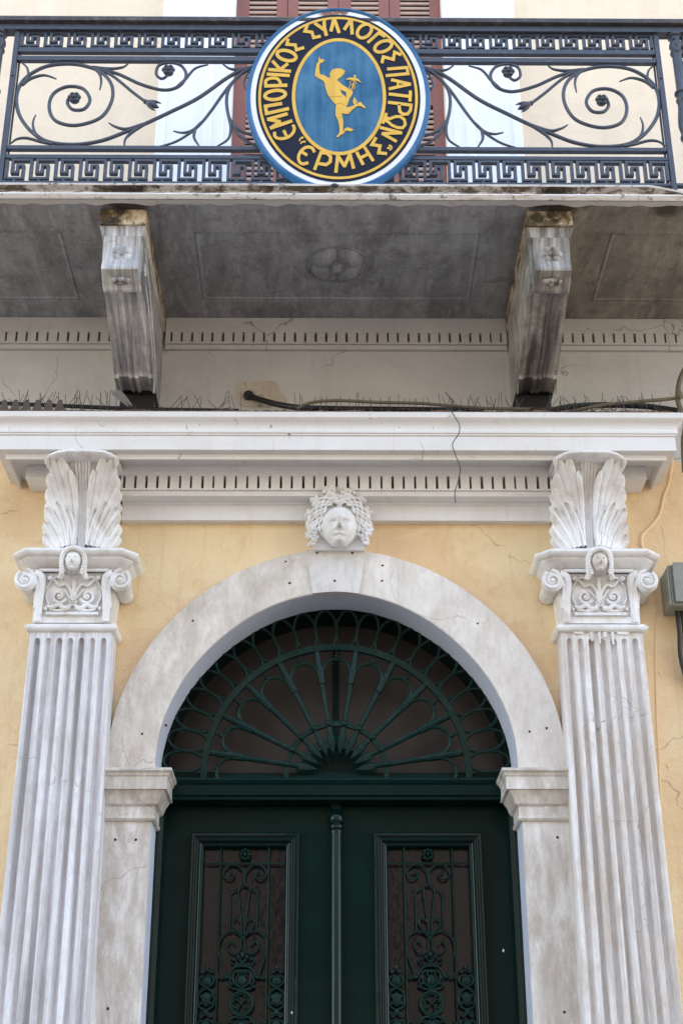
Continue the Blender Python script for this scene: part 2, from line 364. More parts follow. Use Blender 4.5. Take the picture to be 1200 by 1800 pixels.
# ================================================================== UPPER WINDOW
win = thing('shuttered_window', 'tall window behind the balcony with closed red brown louvred shutters', 'window', (.013, .04, 5.58))
for sgn, xi, xo in ((-1, -.545, -.93), (1, .573, .962)):
    t = MB(); f = lambda d: xi+(xo-xi)*d
    prof = [(xi, .12), (xi, .0), (f(.10), .0), (f(.12), -.012), (f(.26), -.012), (f(.28), -.026), (f(.34), -.026), (f(.37), -.016), (f(.88), -.016), (f(.90), -.03), (f(.985), -.03), (xo, -.022), (xo, WALL)]
    n_ = len(prof); t.add([(x, y, 5.575) for x, y in prof]+[(x, y, 8.5) for x, y in prof], [(i, i+1, i+1+n_, i+n_) for i in range(n_-1)])
    t.build('surround', 'surround', win, smooth=0)
X0, X1 = -.545, .573; LW = (X1-X0)/4
for k in range(4):
    a = X0+k*LW+.0015; b_ = a+LW-.003; st = .058
    t = MB(); t.box(a, a+st+.01*(k in (0,2)), .085, .12, 5.59, 8.38); t.box(b_-st, b_, .085, .12, 5.59, 8.38)
    a2 = a+st+.01*(k in (0,2)); b2 = b_-st
    for z0, z1 in ((5.59, 5.70), (6.9, 7.0), (8.28, 8.38)): t.box(a2, b2, .0855, .1195, z0, z1)
    lf = t.build('shutter_leaf', 'shutter', win, smooth=0, bevel=.002)
    s_ = MB(); z = 5.712
    while z < 8.27:
        if not (6.885 < z < 7.005):
            s_.prism([(.086, z-.002), (.083, z+.002), (.083, z+.012), (.087, z+.018), (.117, z+.040), (.117, z+.026), (.093, z-.001)], a2, b2)
        z += .0345
    s_.build('louvre_slats', 'slat', lf, smooth=0)

# ================================================================== BALCONY
bal = thing('balcony', 'grey marble balcony slab with coffered underside carried on two brackets', 'balcony', (0, 0, 5.5))
YF = -.915; XB = 2.45
s_ = MB(); yb = [YF, -.686, -.142, 0.0]; Z = TOPZ
cof = [(-2.2, -1.213), (-.637, .637), (1.207, 2.2)]
def slab_under(xa, xb, cofs, name, mat, lab=None):
    s_ = MB()
    s_.add([(xa,yb[0],Z),(xb,yb[0],Z),(xb,yb[1],Z),(xa,yb[1],Z)], [(0,1,2,3)]); s_.add([(xa,yb[2],Z),(xb,yb[2],Z),(xb,yb[3],Z),(xa,yb[3],Z)], [(0,1,2,3)])
    x = xa
    for c0, c1 in cofs:
        s_.add([(x,yb[1],Z),(c0,yb[1],Z),(c0,yb[2],Z),(x,yb[2],Z)], [(0,1,2,3)])
        r0 = [(c0,yb[1]),(c1,yb[1]),(c1,yb[2]),(c0,yb[2])]
        def ins(d, z): return [(c0+d,yb[1]+d,z),(c1-d,yb[1]+d,z),(c1-d,yb[2]-d,z),(c0+d,yb[2]-d,z)]
        rows = [ins(0,Z), ins(.002,Z+.007), ins(.010,Z+.003), ins(.016,Z+.004), ins(.022,Z+.011), ins(.026,Z+.011)]
        s_.grid(rows, True); s_.add(rows[-1], [(0,1,2,3)]); x = c1
    s_.add([(x,yb[1],Z),(xb,yb[1],Z),(xb,yb[2],Z),(x,yb[2],Z)], [(0,1,2,3)])
    return s_.build(name, mat, bal, smooth=0)
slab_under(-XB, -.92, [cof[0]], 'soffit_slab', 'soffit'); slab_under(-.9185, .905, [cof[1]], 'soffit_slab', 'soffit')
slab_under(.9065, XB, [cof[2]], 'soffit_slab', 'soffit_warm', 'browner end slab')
s_ = MB(); s_.box(-XB, XB, -.93, .04, Z+.012, 5.555); s_.build('slab_core', 'frieze', bal, smooth=0)
# moulded edge, with the top lip broken away at the right end
s_ = MB(); rows = []; rl = []; lo_ = []
N_ = 220
for i in range(N_+1):
    x = -XB+2*XB*i/N_; brk = max(0, min(1, (x-1.33)/.16)); wob = random.uniform(-.0012, .0012)
    zt = 5.561-.03*brk**1.3
    lo_.append([(x, YF, Z), (x, YF-.012, Z-.004+wob), (x, -.935, Z+.001), (x, -.944, Z+.009+wob), (x, -.9405, Z+.017)])
    rows.append([(x, -.9405, Z+.017), (x, -.930, Z+.022), (x, -.931, zt-.020), (x, -.955+.008*brk, zt-.009+wob)])
    rl.append([(x, -.955+.008*brk, zt-.009+wob), (x, -.960+.008*brk, zt-.004), (x, -.957+.012*brk, zt), (x, -.90, zt+.002), (x, -.86, zt+.002), (x, -.86, 5.53)])
s_.grid(rows); s_.build('edge_moulding', 'slabedge', bal); s_ = MB(); s_.grid(lo_); s_.build('edge_bead', 'slablip', bal); s_ = MB(); s_.grid(rl); s_.build('edge_lip', 'slablip', bal)
# dripping plaster fringe just behind the edge
s_ = MB(); top = []; bot = []
x = -XB
while x < XB:
    d = .018+.012*abs(math.sin(x*17)+.5*math.sin(x*41))+random.uniform(0,.004); top.append((x, YF-.004, Z-.0035)); bot.append((x, YF+d, Z-.0035)); x += .02
s_.grid([top, bot]); s_.build('paint_fringe', 'frieze', bal, smooth=0)
# coffer rosette (four broad petals and an eye)
def rosette(mb, c, r, depth, petals=4, rz=None, ax='z', sgn=-1, eye=.2, rot=0.0, twist=0):
    """flower in relief. c = centre; ax 'z': lies in xy plane under a soffit; 'y': on a vertical face"""
    rz = rz or r; nr, na = 10, 64; rows = []
    for i in range(nr+1):
        q = i/nr; row = []
        for k in range(na):
            a = 2*PI*k/na; p = abs(math.cos(petals/2*(a+rot)))
            lob = .80+.20*p**.5; rad = q*lob
            if q < eye: h = depth*(1.15*math.sqrt(max(0, 1-(q/eye)**2))+.25)
            else:
                t = (q-eye)/(1-eye); h = depth*(.25+.75*math.sin(PI*min(1, t*1.02))**.7*(.25+.75*p**.6))*(1 if i < nr else 0)
            if i == nr: h = 0
            dx, dz = rad*r*math.cos(a), rad*rz*math.sin(a)
            row.append((c[0]+dx, c[1]+dz, c[2]+sgn*h) if ax == 'z' else (c[0]+dx, c[1]+sgn*h, c[2]+dz))
        rows.append(row)
    mb.grid(rows, True)
s_ = MB(); rosette(s_, (0, -.43, Z+.0115), .132, .034, 4, .135, 'z', -1, .22, PI/4); s_.tube([(.144*math.cos(a*PI/24), -.43+.14*math.sin(a*PI/24), Z+.011) for a in range(48)], .005, 6, True)
s_.build('soffit_rosette', 'soffit', bal)

# brackets: one modelled in its own frame, built twice with the wear each one has
def bracket(xc, mat, name_label, side):
    def P(*a): return a
    hw = .088
    body = [(.0, TOPZ-.002), (-.80, TOPZ-.002), (-.80, 5.40), (-.79, 5.39), (-.76, 5.24), (-.745, 5.20), (-.69, 5.195), (-.64, 5.20), (-.58, 5.175), (-.50, 5.14), (-.42, 5.108), (-.34, 5.07), (-.29, 5.052), (-.268, 5.045), (-.252, 5.038), (-.245, 5.028), (-.243, 5.022), (-.12, 5.02), (.0, 5.02), (.04, 5.02), (.04, TOPZ-.002)]
    # front strip with grooves: cross-section across the width follows the body's lower/front edge
    b = MB(); path = body[4:18]; cs = [(-1, 0), (-.80, 0), (-.76, .005), (-.66, .009), (-.40, .011), (-.24, .008), (-.20, .001), (-.12, -.001), (-.06, .005), (0, .006), (.06, .005), (.12, -.001), (.20, .001), (.24, .008), (.40, .011), (.66, .009), (.76, .005), (.80, 0), (1, 0)]
    rows = []
    for i, (y, z) in enumerate(path):
        y0, z0 = path[max(0, i-1)]; y1, z1 = path[min(len(path)-1, i+1)]; tx, tz = y1-y0, z1-z0; L = math.hypot(tx, tz) or 1
        ny, nz = -tz/L, tx/L   # inward normal (up/back)
        if nz < 0: ny, nz = -ny, -nz
        rows.append([(xc+c*hw, y+ny*d, z+nz*d) for c, d in cs])
    b.grid(rows); b.grid([[(xc-hw, y, z), (xc+hw, y, z)] for y, z in body[1:6]])
    for sg in (-1, 1):
        pl = body
        b.add([(xc+sg*hw, y, z) for y, z in pl], [tuple(range(len(pl)))])
    br = b.build('bracket', mat, bal, smooth=30, label=name_label)
    # projecting head block with concave face
    h = MB(); hb = [(-.72, 5.385), (-.822, 5.385), (-.812, 5.36), (-.808, 5.33), (-.812, 5.29), (-.825, 5.25), (-.84, 5.215), (-.838, 5.203), (-.80, 5.192), (-.77, 5.176), (-.752, 5.158), (-.735, 5.156), (-.70, 5.20), (-.68, 5.20), (-.68, 5.385)]
    h.prism(hb, xc-.078, xc+.078); h.build('head_block', mat, br, smooth=25, bevel=.002)
    c_ = MB(); c_.sweep_plan([(xc-.080, -.02), (xc-.080, -.816), (xc+.080, -.816), (xc+.080, -.02)], [(-.02, 5.384), (.004, 5.386), (.006, 5.40), (.016, 5.422), (.020, 5.428), (-.02, 5.429)])
    c_.build('cap_moulding', mat, br, smooth=25)
    c_ = MB(); c_.sweep_plan([(xc-.098, .03), (xc-.098, -.846), (xc+.098, -.846), (xc+.098, .03)], [(-.05, 5.4285), (0, 5.4285), (.001, 5.444), (-.001, 5.47), (.001, 5.506), (-.05, 5.506)])
    c_.build('plaster_cap', 'capplaster', br, smooth=0, bevel=.002)
    r_ = MB(); rosette(r_, (xc, -.8085, 5.30), .052, .013 if side < 0 else .020, 4 if side < 0 else 6, .046, 'y', -1, .25, PI/4 if side < 0 else 0); r_.build('rosette', mat, br)
    # worn leaf under the block and scroll lines on the flanks
    r_ = MB(); rosette(r_, (xc-.003, -.785, 5.183), .046, .016, 6, .026, 'z', -1, .3, .4); r_.build('underside_leaf', mat, br)
    l = MB()
    for sg in (-1, 1):
        X = xc+sg*hw
        l.tube([(X, y, z) for y, z in cr_spline([(-.75,5.37),(-.60,5.33),(-.48,5.27),(-.36,5.20),(-.25,5.14),(-.14,5.04)], 6)], .006, 6)
        l.tube([(X, y, z) for y, z in cr_spline([(-.66,5.24),(-.55,5.22),(-.45,5.175),(-.34,5.12),(-.24,5.06),(-.18,4.98)], 6)], .004, 6)
        l.tube([(X, -.70+.035*(1-k/24)*math.cos(k*.55), 5.29+.035*(1-k/24)*math.sin(k*.55)) for k in range(22)], .004, 6)
    l.build('flank_scroll', mat, br)
    f_ = MB(); f_.box(xc-.078, xc+.078, -.10, .03, 4.79, 5.019); f_.build('dark_void_block', 'black', br, smooth=0)  # black box painting in the shade below the bracket
    return br
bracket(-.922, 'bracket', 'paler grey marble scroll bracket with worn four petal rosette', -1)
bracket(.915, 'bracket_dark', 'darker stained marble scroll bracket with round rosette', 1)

# ================================================================== RAILING
YR = -.858
rail = thing('balcony_railing', 'blue grey wrought iron railing with scrolls and key pattern bands on the balcony', 'railing', (0, YR, 5.56))
def Zr(v): return at(600, v, YR)[1]
XP = 1.464; BX = 2.4
# handrail
h = MB(); h.prism([(-.905, 6.528), (-.905, 6.548), (-.897, 6.560), (-.885, 6.566), (-.83, 6.566), (-.80, 6.55), (-.80, 6.53), (-.83, 6.524), (-.89, 6.524)], -BX, BX)
h.build('handrail', 'handrail', rail, smooth=20, bevel=.001)
h = MB(); h.box(-BX, BX, -.885, -.835, 6.492, 6.5235); h.build('top_rail', 'iron', rail, smooth=0, bevel=.001)
def hbar(z0, z1, y0, y1, xa, xb, nm='rail_bar'):
    b = MB(); b.box(xa, xb, y0, y1, z0, z1); return b.build(nm, 'iron', rail, smooth=0, bevel=.0015)
zk = [(Zr(98.5)-.0, Zr(88)), (Zr(113), Zr(103)), (Zr(269), Zr(260)), (Zr(285), Zr(276))]
for z0, z1 in zk:
    hbar(z0+.008, z1, YR-.011, YR+.013, -XP+.012, XP-.012)
    for sg in (-1, 1): hbar(z0+.008, z1, YR-.011, YR+.013, *(sorted((sg*(XP+.09+.025), sg*BX))))
ZL = Zr(322.5); hbar(ZL-.014, ZL, YR-.012, YR+.012, -BX, BX)
for x in (-XP, XP):
    b = MB(); b.box(x-.011, x+.011, YR-.014, YR+.014, 5.563, 6.495); b.tube([(x, YR-.02, 6.23), (x, YR-.01, 6.23)], .006, 8)
    b.build('post', 'iron', rail, smooth=0, bevel=.001)
# lower inner tie seen as a second upright behind the post
for x in (-XP+.016, XP-.016):
    b = MB(); b.box(x-.004, x+.004, YR+.016, YR+.024, 5.567, 6.4); b.build('tie_bar', 'iron', rail, smooth=0)
# key pattern band
def key_band(x0, x1, zt, zb, per, name='key_pattern_band'):
    b = MB(); th = .0125; H = zt-zb; n_ = round((x1-x0)/per); per = (x1-x0)/n_
    ya, yb_ = YR-.011, YR+.013
    def v_(x, za, zc): b.box(x-th/2, x+th/2, ya, yb_, za, zc)
    def h_(xa, xb, z): b.box(xa-th/2, xb+th/2, ya+.0006, yb_-.0006, z-th*.42, z+th*.42)
    def Z_(t): return zt-H*(.07+.80*t)
    for i in range(n_+1):
        X = x0+i*per+th/2
        if i == n_: X = x1-th/2
        v_(X, Z_(1), Z_(0))
        if i == n_: break
        h_(X, X+.68*per, Z_(1)); v_(X+.68*per, Z_(1), Z_(.30)); h_(X+.45*per, X+.68*per, Z_(.30)); v_(X+.45*per, Z_(.68), Z_(.30))
        h_(X+.24*per, X+.45*per, Z_(.68)); v_(X+.24*per, Z_(.68), Z_(0)); h_(X+.24*per, X+per, Z_(0))
        b.prism([(X+.58*per, Z_(0)), (X+.70*per, Z_(0)), (X+.67*per, zt+.001), (X+.61*per, zt+.001)], ya+.002, yb_-.002, 'y')
        b.prism([(X+.28*per, Z_(1)), (X+.42*per, Z_(1)), (X+.39*per, zb-.001), (X+.31*per, zb-.001)], ya+.002, yb_-.002, 'y')
    return b.build(name, 'iron', rail, smooth=0)
key_band(-XP+.016, XP-.016, 6.492, zk[0][1], .1065); key_band(-XP+.016, XP-.016, zk[3][0]+.008, ZL, .1065)
for sg in (-1, 1):
    a, c = sorted((sg*(XP+.09+.03), sg*BX)); key_band(a, c, 6.492, zk[0][1], .1065); key_band(a, c, zk[3][0]+.008, ZL, .1065)
# scrollwork, left half drawn on the railing plane, right half mirrored
def rp(u, v):  # drawing units are half pixels of the survey photograph
    x, z = at(u/2, v/2, YR); return (x-.004, z)
SCR = {
 'scroll': [([(905,232),(855,246),(800,275),(700,345),(600,395),(510,437),(440,466),(360,495),(270,508),(180,500),(120,468),(75,410),(62,350),(75,300),(110,262),(170,233),(250,225),(320,237),(370,262),(398,305),(395,360),(355,415),(270,441),(200,425),(177,378),(192,330),(240,305),(295,312),(320,350),(300,383),(262,386),(243,368),(244,350),(258,345)], 6.2, 1)],
}
BR = [  # offshoots: points, base radius, taper
 ([(88,298),(103,268),(100,240),(82,222)], 4.5, .6), ([(82,300),(112,278),(160,266),(203,279)], 6, .35), ([(165,497),(130,470),(120,435),(130,405)], 5, .45),
 ([(190,508),(150,500),(100,487),(65,490),(42,506)], 5.5, .5), ([(330,238),(390,243),(435,238),(456,224)], 5.5, .4), ([(328,236),(352,258),(360,285),(355,318)], 5.5, .4),
 ([(345,240),(400,268),(470,325),(514,358)], 5.2, 1), ([(340,238),(420,262),(500,298),(580,318),(635,303),(658,265),(640,232),(600,221),(562,232),(553,262),(572,278),(590,268),(594,254)], 5.6, .8),
 ([(625,308),(655,280),(690,242),(735,229)], 5.5, .4), ([(512,437),(450,455),(410,447),(386,433)], 6, .35), ([(512,437),(470,465),(445,490),(441,516)], 6, .4),
 ([(890,236),(850,262),(800,315),(750,385),(710,435),(670,470),(620,500),(566,517)], 5.6, .6), ([(712,432),(680,460),(645,468),(613,462)], 5.5, .4), ([(690,452),(686,485),(704,515)], 5.5, .4),
 ([(900,236),(850,262),(812,305),(800,350),(806,405),(820,432),(850,462),(900,478),(940,480)], 5.6, .8), ([(806,405),(815,450),(805,490),(766,516)], 5.5, .45), ([(818,425),(838,470),(870,497),(905,513)], 5.2, .9),
 ([(895,240),(850,246),(812,243),(785,225)], 5.6, .4), ([(905,240),(875,260),(860,300),(880,330)], 4, .6)]
for sg in (-1, 1):
    def place(p): x, z = rp(*p); return (x if sg < 0 else -x+.010, z)
    for (pts, r, tp) in SCR['scroll']:
        b = MB(); q = [place(p) for p in pts]; c_ = cr_spline(q, 8); L = len(c_)
        b.tube([(x, YR, z) for x, z in c_], [.00145*r*(1-.12*i/L) for i in range(L)], 10); b.build('main_scroll', 'iron', rail)
    for pts, r, tp in BR:
        b = MB(); c_ = cr_spline([place(p) for p in pts], 8); L = len(c_)
        b.tube([(x, YR-.002, z) for x, z in c_], [.00142*r*(1-(1-tp)*(i/(L-1))**2) for i in range(L)], 8); b.build('leaf_branch', 'iron', rail)
    for c in ((266,347), (596,250)):
        x, z = place(c); b = MB(); rosette(b, (x, YR-.008, z), .031, .013, 6, .029, 'y', -1, .36); b.disc_y((x, z), [(.024, YR-.004), (.022, YR+.012), (0, YR+.012)], 14)
        b.build('flower', 'iron', rail)
    x, z = place((512,356)); x2, z2 = place((560,378)); d = Vector((x2-x, z2-z)); L = d.length; d.normalize(); nn = Vector((-d.y, d.x))
    b = MB()
    b.tube([(x+d.x*L*t, YR, z+d.y*L*t) for t in (-.05,.05,.1,.25,.45,.7,.85,1.05)], [.008,.013,.009,.014,.018,.014,.010,.002], 10)
    for s2 in (-1, 1):
        b.tube([(x+d.x*L*t+nn.x*s2*w, YR-.003, z+d.y*L*t+nn.y*s2*w) for t, w in ((.2,.006),(.5,.016),(.75,.022),(1.0,.024))], [.006,.008,.006,.002], 8)
    b.build('bud', 'iron', rail)
# turned columns outside the panel posts
for x in (-1.545, 1.553):
    b = MB(); k = 1.0
    pr = [(.0,6.462),(.032,6.462),(.033,6.452),(.024,6.445),(.022,6.43),(.030,6.41),(.031,6.395),(.024,6.385),(.024,6.372),(.029,6.366),(.030,6.358),(.024,6.350),(.0225,6.34),(.0225,6.15),(.024,6.145),(.033,6.138),(.034,6.130),(.025,6.122),(.024,6.108),(.030,6.098),(.030,6.09),(.024,6.082),(.026,6.05),(.033,5.99),(.034,5.95),(.028,5.92),(.026,5.905),(.032,5.895),(.032,5.885),(.025,5.875),(.024,5.84),(.030,5.80),(.033,5.76),(.030,5.72),(.022,5.69),(.022,5.66),(.030,5.65),(.031,5.60),(.04,5.59),(.04,5.566)]
    pr = [(r, 5.566+(z-5.566)*1.033) for r, z in pr]; b.lathe((x, YR), pr, 20); b.ball((x-.012*(1 if x > 0 else -1), YR-.028, 6.455), .007, 8, 6)
    b.build('turned_column', 'iron', rail, smooth=40)

# ================================================================== SIGN
YS = -.908; SX, SZ = .003, 6.052+.037
sign = thing('oval_sign', 'oval club sign with gold Greek lettering round a running winged figure on the railing', 'sign', (SX, YS, SZ))
def ell(rx, rz, n=96): return [(SX+rx*math.cos(2*PI*k/n), SZ+rz*math.sin(2*PI*k/n)) for k in range(n)]
rx0, rz0 = .4105, .521
b = MB(); rows = []
for dr, y in ((-.03, YS+.04), (0, YS+.035), (.001, YS+.012), (-.003, YS+.001), (-.010, YS-.004), (-.017, YS-.001), (-.021, YS+.004)):
    rows.append([(x, y, z) for x, z in ell(rx0+dr, rz0+dr)])
b.grid(rows, True); sg_b = b.build('rim', 's_rim', sign)
def ring_plate(name, mat, ro, ri, y, t=.002):
    b = MB(); A = ell(*ro); B = ell(*ri)
    b.grid([[(x, y+t, z) for x, z in A], [(x, y, z) for x, z in A], [(x, y, z) for x, z in B], [(x, y+t, z) for x, z in B]], True); return b.build(name, mat, sign, smooth=20)
b = MB(); E1 = ell(rx0-.0205, rz0-.0205); b.add([(x, YS+.004, z) for x, z in E1]+[(x, YS+.03, z) for x, z in E1], [tuple(range(96)), tuple(range(191, 95, -1))]); b.build('white_border', 's_white', sign, smooth=0)
b = MB(); E1 = ell(.366, .478); b.add([(x, YS+.0025, z) for x, z in E1], [tuple(range(96))]); b.build('navy_field', 's_navy', sign, smooth=0)
ring_plate('outer_gold_ring', 's_gold', (.355, .463), (.343, .450), YS+.0008)
b = MB(); E1 = [(x+.004, z) for x, z in ell(.203, .327)]; b.add([(x, YS+.0012, z) for x, z in E1], [tuple(range(96))]); b.build('blue_field', 's_blue', sign, smooth=0)
b = MB(); A = [(x+.004, z) for x, z in ell(.2095, .334)]; B = [(x+.004, z) for x, z in ell(.1945, .316)]
b.grid([[(x, YS+.0022, z) for x, z in A], [(x, YS, z) for x, z in A], [(x, YS, z) for x, z in B], [(x, YS+.0018, z) for x, z in B]], True); b.build('inner_gold_ring', 's_gold', sign, smooth=20)
# lettering: flat painted strokes, each letter its own mesh
ORG = {1: (430,0), 2: (590,0), 3: (430,160), 4: (590,160)}; KS = 7.0588
def lp(reg, p): return at(ORG[reg][0]+p[0]/KS, ORG[reg][1]+p[1]/KS, YS)
def ribbon(mb, pts, hw, y, closed=False):
    """flat stroke of constant width with mitred joints, in drawing units, mapped by caller"""
    P = [Vector(p) for p in pts]; n = len(P); A = []; B = []
    for i in range(n):
        a = P[i-1] if (i > 0 or closed) else None; c = P[(i+1) % n] if (i < n-1 or closed) else None
        t1 = (P[i]-a).normalized() if a is not None else None; t2 = (c-P[i]).normalized() if c is not None else None
        if t1 is None: t1 = t2
        if t2 is None: t2 = t1
        n1 = Vector((-t1.y, t1.x)); n2 = Vector((-t2.y, t2.x)); nn = n1+n2
        nn = nn/max(nn.dot(n1), .45)
        A.append(P[i]+nn*hw); B.append(P[i]-nn*hw)
    return A, B
def stroke(mb, reg, pts, hw=20, y=0, closed=False, curve=False):
    if not closed and not curve and len(pts) > 2:   # very sharp corners are painted as separate crossing strokes
        for i in range(1, len(pts)-1):
            a, c = Vector(pts[i])-Vector(pts[i-1]), Vector(pts[i+1])-Vector(pts[i])
            if a.length > 0 and c.length > 0 and a.angle(c) > R(112):
                e = a.normalized()*hw*.35; f = c.normalized()*hw*.35
                stroke(mb, reg, list(pts[:i])+[tuple(Vector(pts[i])+e)], hw, y); stroke(mb, reg, [tuple(Vector(pts[i])-f)]+list(pts[i+1:]), hw, y-.00012); return
    if curve: pts = cr_spline(pts, 6, closed)
    A, B = ribbon(mb, pts, hw, y, closed)
    A = [lp(reg, p) for p in A]; B = [lp(reg, p) for p in B]
    if closed: A.append(A[0]); B.append(B[0])
    Y = YS-.0006+y
    for i in range(len(A)-1):
        mb.add([(A[i][0],Y,A[i][1]),(A[i+1][0],Y,A[i+1][1]),(B[i+1][0],Y,B[i+1][1]),(B[i][0],Y,B[i][1])], [(0,1,2,3)])
def oval(cx, cy, a, b_, rot, n=28):
    c, s = math.cos(R(rot)), math.sin(R(rot)); return [(cx+a*math.cos(2*PI*k/n)*c-b_*math.sin(2*PI*k/n)*s, cy+a*math.cos(2*PI*k/n)*s+b_*math.sin(2*PI*k/n)*c) for k in range(n)]
LET = [
 [(3,[(374,507),(372,550),(398,582),(465,592),(540,572),(595,525),(616,468),(598,418)],19,0,1),(3,[(520,562),(483,487)],19,0,0)],
 [(3,[(533,282),(288,352),(440,382),(322,462),(590,370)],21,0,0)], [(3,[(465,155),(258,190),(272,280),(550,218)],21,0,0)],
 [(3,oval(378,50,128,56,-7),21,1,0)],
 [(1,[(243,1068),(530,1058)],21,0,0),(1,[(262,1066),(264,1005),(310,976),(385,972),(432,1005),(446,1060)],19,0,1)],
 [(1,[(275,920),(558,938)],20,0,0)], [(1,[(292,862),(575,885)],20,0,0),(1,[(342,755),(440,862)],20,0,0),(1,[(538,790),(445,862)],20,0,0)],
 [(1,oval(520,690,120,60,14),21,1,0)], [(1,[(540,482),(524,552),(628,558),(642,620),(738,590)],19,0,0)],
 [(1,[(780,308),(745,388),(835,400),(855,468),(943,450)],19,0,0)], [(1,[(865,285),(985,370)],21,0,0),(1,[(985,235),(988,345),(1014,448)],21,0,0)],
 [(1,[(1068,392),(1108,225),(1172,412)],21,0,0)], [(2,[(102,372),(190,240),(203,430)],21,0,0)],
 [(2,oval(355,386,100,72,-42),20,1,0)], [(2,[(392,532),(532,408),(612,456)],19,0,0)], [(2,oval(588,576,112,62,-22),20,1,0)],
 [(2,[(812,682),(728,648),(712,738),(588,706),(572,786)],19,0,0)], [(2,[(635,858),(883,838),(895,915),(618,940)],19,0,0)],
 [(2,[(685,990),(925,1045),(655,1105)],19,0,0),(2,[(775,1015),(765,1075)],13,0,0)], [(4,[(925,-5),(918,132)],19,0,0),(4,[(655,38),(912,68)],19,0,0)],
 [(4,[(645,140),(932,175),(925,240),(890,285),(835,290),(792,255),(783,162)],19,0,0)],
 [(4,[(628,272),(610,330),(670,345),(740,318),(800,318),(850,358),(862,415),(828,458),(765,455),(695,425),(640,375),(598,362),(580,405)],18,0,0)],
 [(4,[(545,452),(815,520),(575,528),(755,628)],19,0,0)],
 [(4,[(500,575),(448,665),(548,682),(532,768),(635,778)],20,0,0)], [(4,[(258,758),(342,918)],20,0,0),(4,[(350,690),(466,872)],20,0,0),(4,[(300,835),(405,782)],19,0,0)],
 [(4,[(0,1015),(25,805),(108,935),(175,785),(222,965)],21,0,0)],
 [(3,[(865,980),(945,765),(1020,772),(1065,815),(1060,880),(1010,915),(915,900)],20,0,0)],
 [(3,[(866,762),(835,708),(765,698),(700,745),(668,815),(680,880),(725,905),(790,888)],19,0,1),(3,[(700,752),(775,798)],19,0,0)],
]
for L_ in LET:
    b = MB()
    for j, (reg, pts, hw, cl, cv) in enumerate(L_): stroke(b, reg, pts, hw, -.0004*j, bool(cl), bool(cv) and not cl)
    b.build('letter', 's_gold', sign, smooth=0)
for reg, pts in ((3,[(728,575),(692,590),(678,625)]),(3,[(755,630),(712,632),(694,658)]),(4,[(636,708),(672,712),(672,742)]),(4,[(656,675),(692,690),(690,725)])):
    b = MB(); q = cr_spline(pts, 4); n_ = len(q)
    for i in range(n_-1): stroke(b, reg, [q[i], q[i+1]], 13*(1-.6*i/n_), -.00002*i)
    b.build('quotation_mark', 's_gold', sign, smooth=0)
# the emblem figure
def ep(p): return at(530+p[0]/9.2308, 90+p[1]/9.2308, YS)
def flat(name, polys, mat, y0=0.0):
    b = MB()
    for j, pl in enumerate(polys):
        b.prism([ep(p) for p in pl], YS-.0030-y0-.0006*j, YS+.0008, 'y')
    return b.build(name, mat, sign, smooth=0)
body = [(290,90),(297,140),(335,135),(372,150),(345,185),(300,200),(288,240),(290,330),(300,380),(360,395),(420,430),(470,440),(478,430),(455,420),(462,395),(452,380),(470,345),(500,305),(560,285),(640,290),(715,335),(680,345),(700,370),(665,385),(650,420),(620,430),(575,470),(612,540),(628,620),(645,690),(700,735),(745,790),(745,850),(722,915),(790,910),(900,860),(920,835),(960,830),(990,870),(1038,920),(1020,930),(970,900),(900,895),(840,935),(750,1025),(690,1020),(650,1010),(665,1090),(675,1150),(670,1290),(700,1310),(680,1340),(620,1370),(590,1400),(562,1395),(600,1350),(615,1310),(610,1220),(590,1120),(550,1040),(548,950),(560,880),(500,810),(430,720),(400,640),(380,560),(370,500),(340,475),(270,445),(215,400),(225,310),(245,210),(280,170),(272,130)]
arm = [(590,485),(650,545),(770,620),(830,655),(825,700),(780,760),(740,880),(705,840),(722,760),(722,672),(640,632),(600,560)]
flat('running_figure', [body, arm], 's_gold')
flat('ankle_wing', [[(850,745),(900,820),(885,872),(855,875),(828,830)]], 's_gold'); flat('ankle_wing', [[(690,1265),(750,1240),(845,1280),(800,1305),(740,1295),(690,1305)]], 's_gold')
flat('winged_staff', [[(712,467),(770,435),(845,438),(842,400),(860,388),(882,402),(872,438),(920,460),(972,520),(945,505),(890,482),(860,478),(835,600),(808,625),(815,590),(846,478),(780,467)]], 's_gold')
b = MB()
for c in ((832,520), (818,588)):
    q = [ep((c[0]+46*math.cos(k*PI/10), c[1]+40*math.sin(k*PI/10))) for k in range(20)]; b.tube([(x, YS-.002, z) for x, z in q], .0017, 6, True)
b.build('staff_coils', 's_gold', sign)
for pl in ([(455,742),(530,748),(590,738),(655,752)], [(560,880),(590,855),(630,850),(670,865),(710,895)], [(590,1075),(630,1080),(660,1076)]):
    b = MB(); b.tube([(ep(p)[0], YS-.0037, ep(p)[1]) for p in pl], .0005, 5); b.build('contour_line', 's_line', sign)
for x in (-.25, .25): b = MB(); b.box(x-.01, x+.01, YS+.03, YR-.008, 5.75, 6.40); b.build('fixing_bracket', 'iron', sign, smooth=0)
x, z = at(588, 327, -.96); b = MB(); b.ball((x, -.962, z), (.018, .012, .010), 12, 8); b.build('fixing_bolt', 'iron', sign)

# ================================================================== ENTRANCE CORNICE
cor = thing('entrance_cornice', 'long white moulded cornice over the doorway with a toothed dentil row', 'cornice', (0, 0, 4.42))
b = MB(); W_ = 1.208; base = (-1.19, 1.19)
